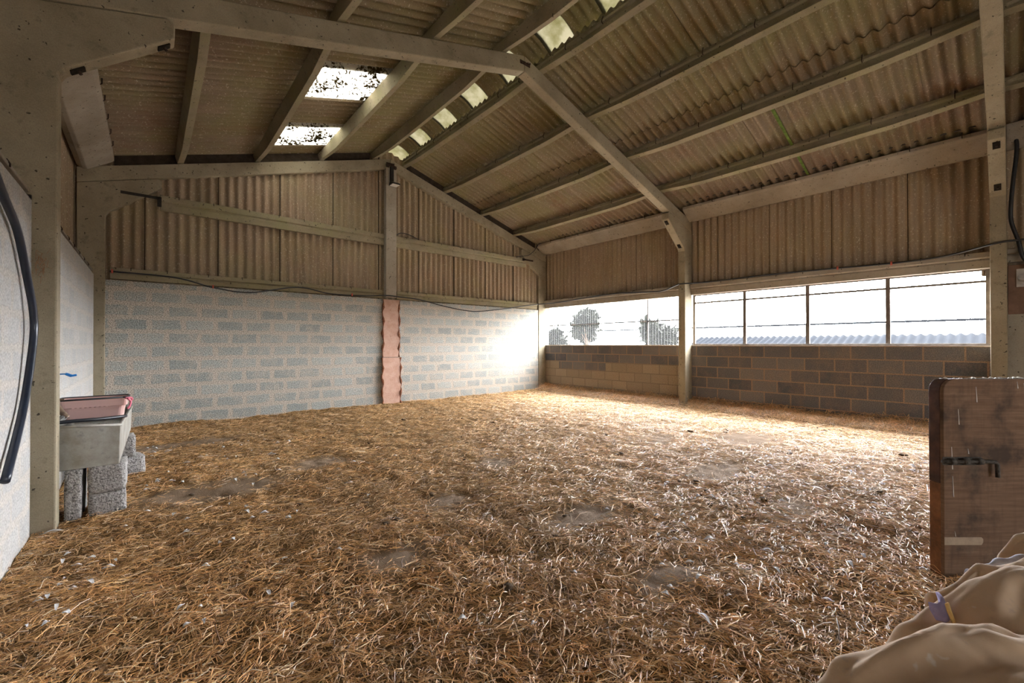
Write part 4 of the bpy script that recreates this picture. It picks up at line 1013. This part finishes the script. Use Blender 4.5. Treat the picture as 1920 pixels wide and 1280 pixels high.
big = feather_mesh(.13, .014, .012, 1).build('feather', FEA, smooth=True); put(big, -.52, 4.46, .045, -.5)
tag(big, 'large white feather lying at the foot of the near left column', 'feather')
for s_ in range(4):
    protos.append(feather_mesh((.018, .026, .038, .02)[s_], (.0045, .006, .0065, .006)[s_], (.008, .006, .010, .007)[s_], s_+5))
pobj = []
rf = random.Random(21)
def zone(x, y):
    f = x*math.sin(YAW)+y*math.cos(YAW); r = x*math.cos(YAW)-y*math.sin(YAW); return f, 960+FPX*r/max(f, .1)
cnt = 0
while cnt < 200:
    f = 2.0+rf.random()**1.1*4.0; px = rf.choice((rf.uniform(0, 560), rf.uniform(0, 1900), rf.uniform(1200, 1750)))
    r = (px-960)/FPX*f; x = f*math.sin(YAW)+r*math.cos(YAW); y = f*math.cos(YAW)-r*math.sin(YAW)
    if not (XL+.12 < x < XR-.2 and y > .4) or (x > 3.2 and y < .6 ) or (x < -.02 and 4.3 < y < 6.5): continue
    k = cnt % 4
    if len(pobj) < 4: o = protos[k].build('feather', FEA, smooth=True); pobj.append(o)
    else: o = pobj[k].copy(); COL.objects.link(o)
    s_ = rf.uniform(1.1, 2.1); o.scale = (s_, s_, s_); put(o, x, y, .042, rf.uniform(0, 6.3))
    tag(o, 'tiny white down feather lying loose on the straw', 'feather', 'small down feathers scattered on the straw'); cnt += 1
# dung clods
DUNG = plain('dried_dung', (.10, .070, .045), .95, 0, .1, .4, 30, .6)
def clod(seed):
    r = random.Random(seed); bm = bmesh.new(); bmesh.ops.create_icosphere(bm, subdivisions=2, radius=.022)
    for v in bm.verts: v.co *= 1+r.uniform(-.45, .40); v.co.z *= .42; v.co.x *= 1.35
    mb = MB(); mb.v = [tuple(v.co) for v in bm.verts]; mb.f = [tuple(v.index for v in f_.verts) for f_ in bm.faces]; mb.mi = [0]*len(mb.f); bm.free(); return mb
cl = []
for i in range(64):
    while True:
        f = 2.3+rf.random()*6; px = rf.uniform(250, 1750); r = (px-960)/FPX*f; x = f*math.sin(YAW)+r*math.cos(YAW); y = f*math.cos(YAW)-r*math.sin(YAW)
        if XL+.5 < x < XR-.35 and .6 < y < Y2-.3: break
    if len(cl) < 3: o = clod(i+2).build('dung_clod', DUNG, smooth=True); cl.append(o)
    else: o = cl[i % 3].copy(); COL.objects.link(o)
    s_ = rf.uniform(.5, 1.4); o.scale = (s_, s_, s_); put(o, x, y, .008, rf.uniform(0, 6)); tag(o, 'small dark dried dung clod on the straw', 'dung', 'dried dung clods among the straw')
# straw wisp nest on the near left column
nv = 60; mb = MB()
for k in range(46):
    a_ = rf.uniform(0, 6.3); c_ = Vector((-.60+rf.gauss(0, .018), Y1-.012-abs(rf.gauss(0, .008)), 1.98+rf.gauss(0, .06))); l = rf.uniform(.02, .07)
    mb.tube([c_, c_+Vector((math.cos(a_)*l*.4, -.004, math.sin(a_)*l))], .0012, 4)
o = mb.build('straw_wisp', plain('brown_wisp', (.25, .13, .06), .9), loc=(-.60, Y1-.01, 1.98)); tag(o, 'wisp of old nesting straw caught on the near left column', 'straw wisp')
print('objects', len(bpy.data.objects))
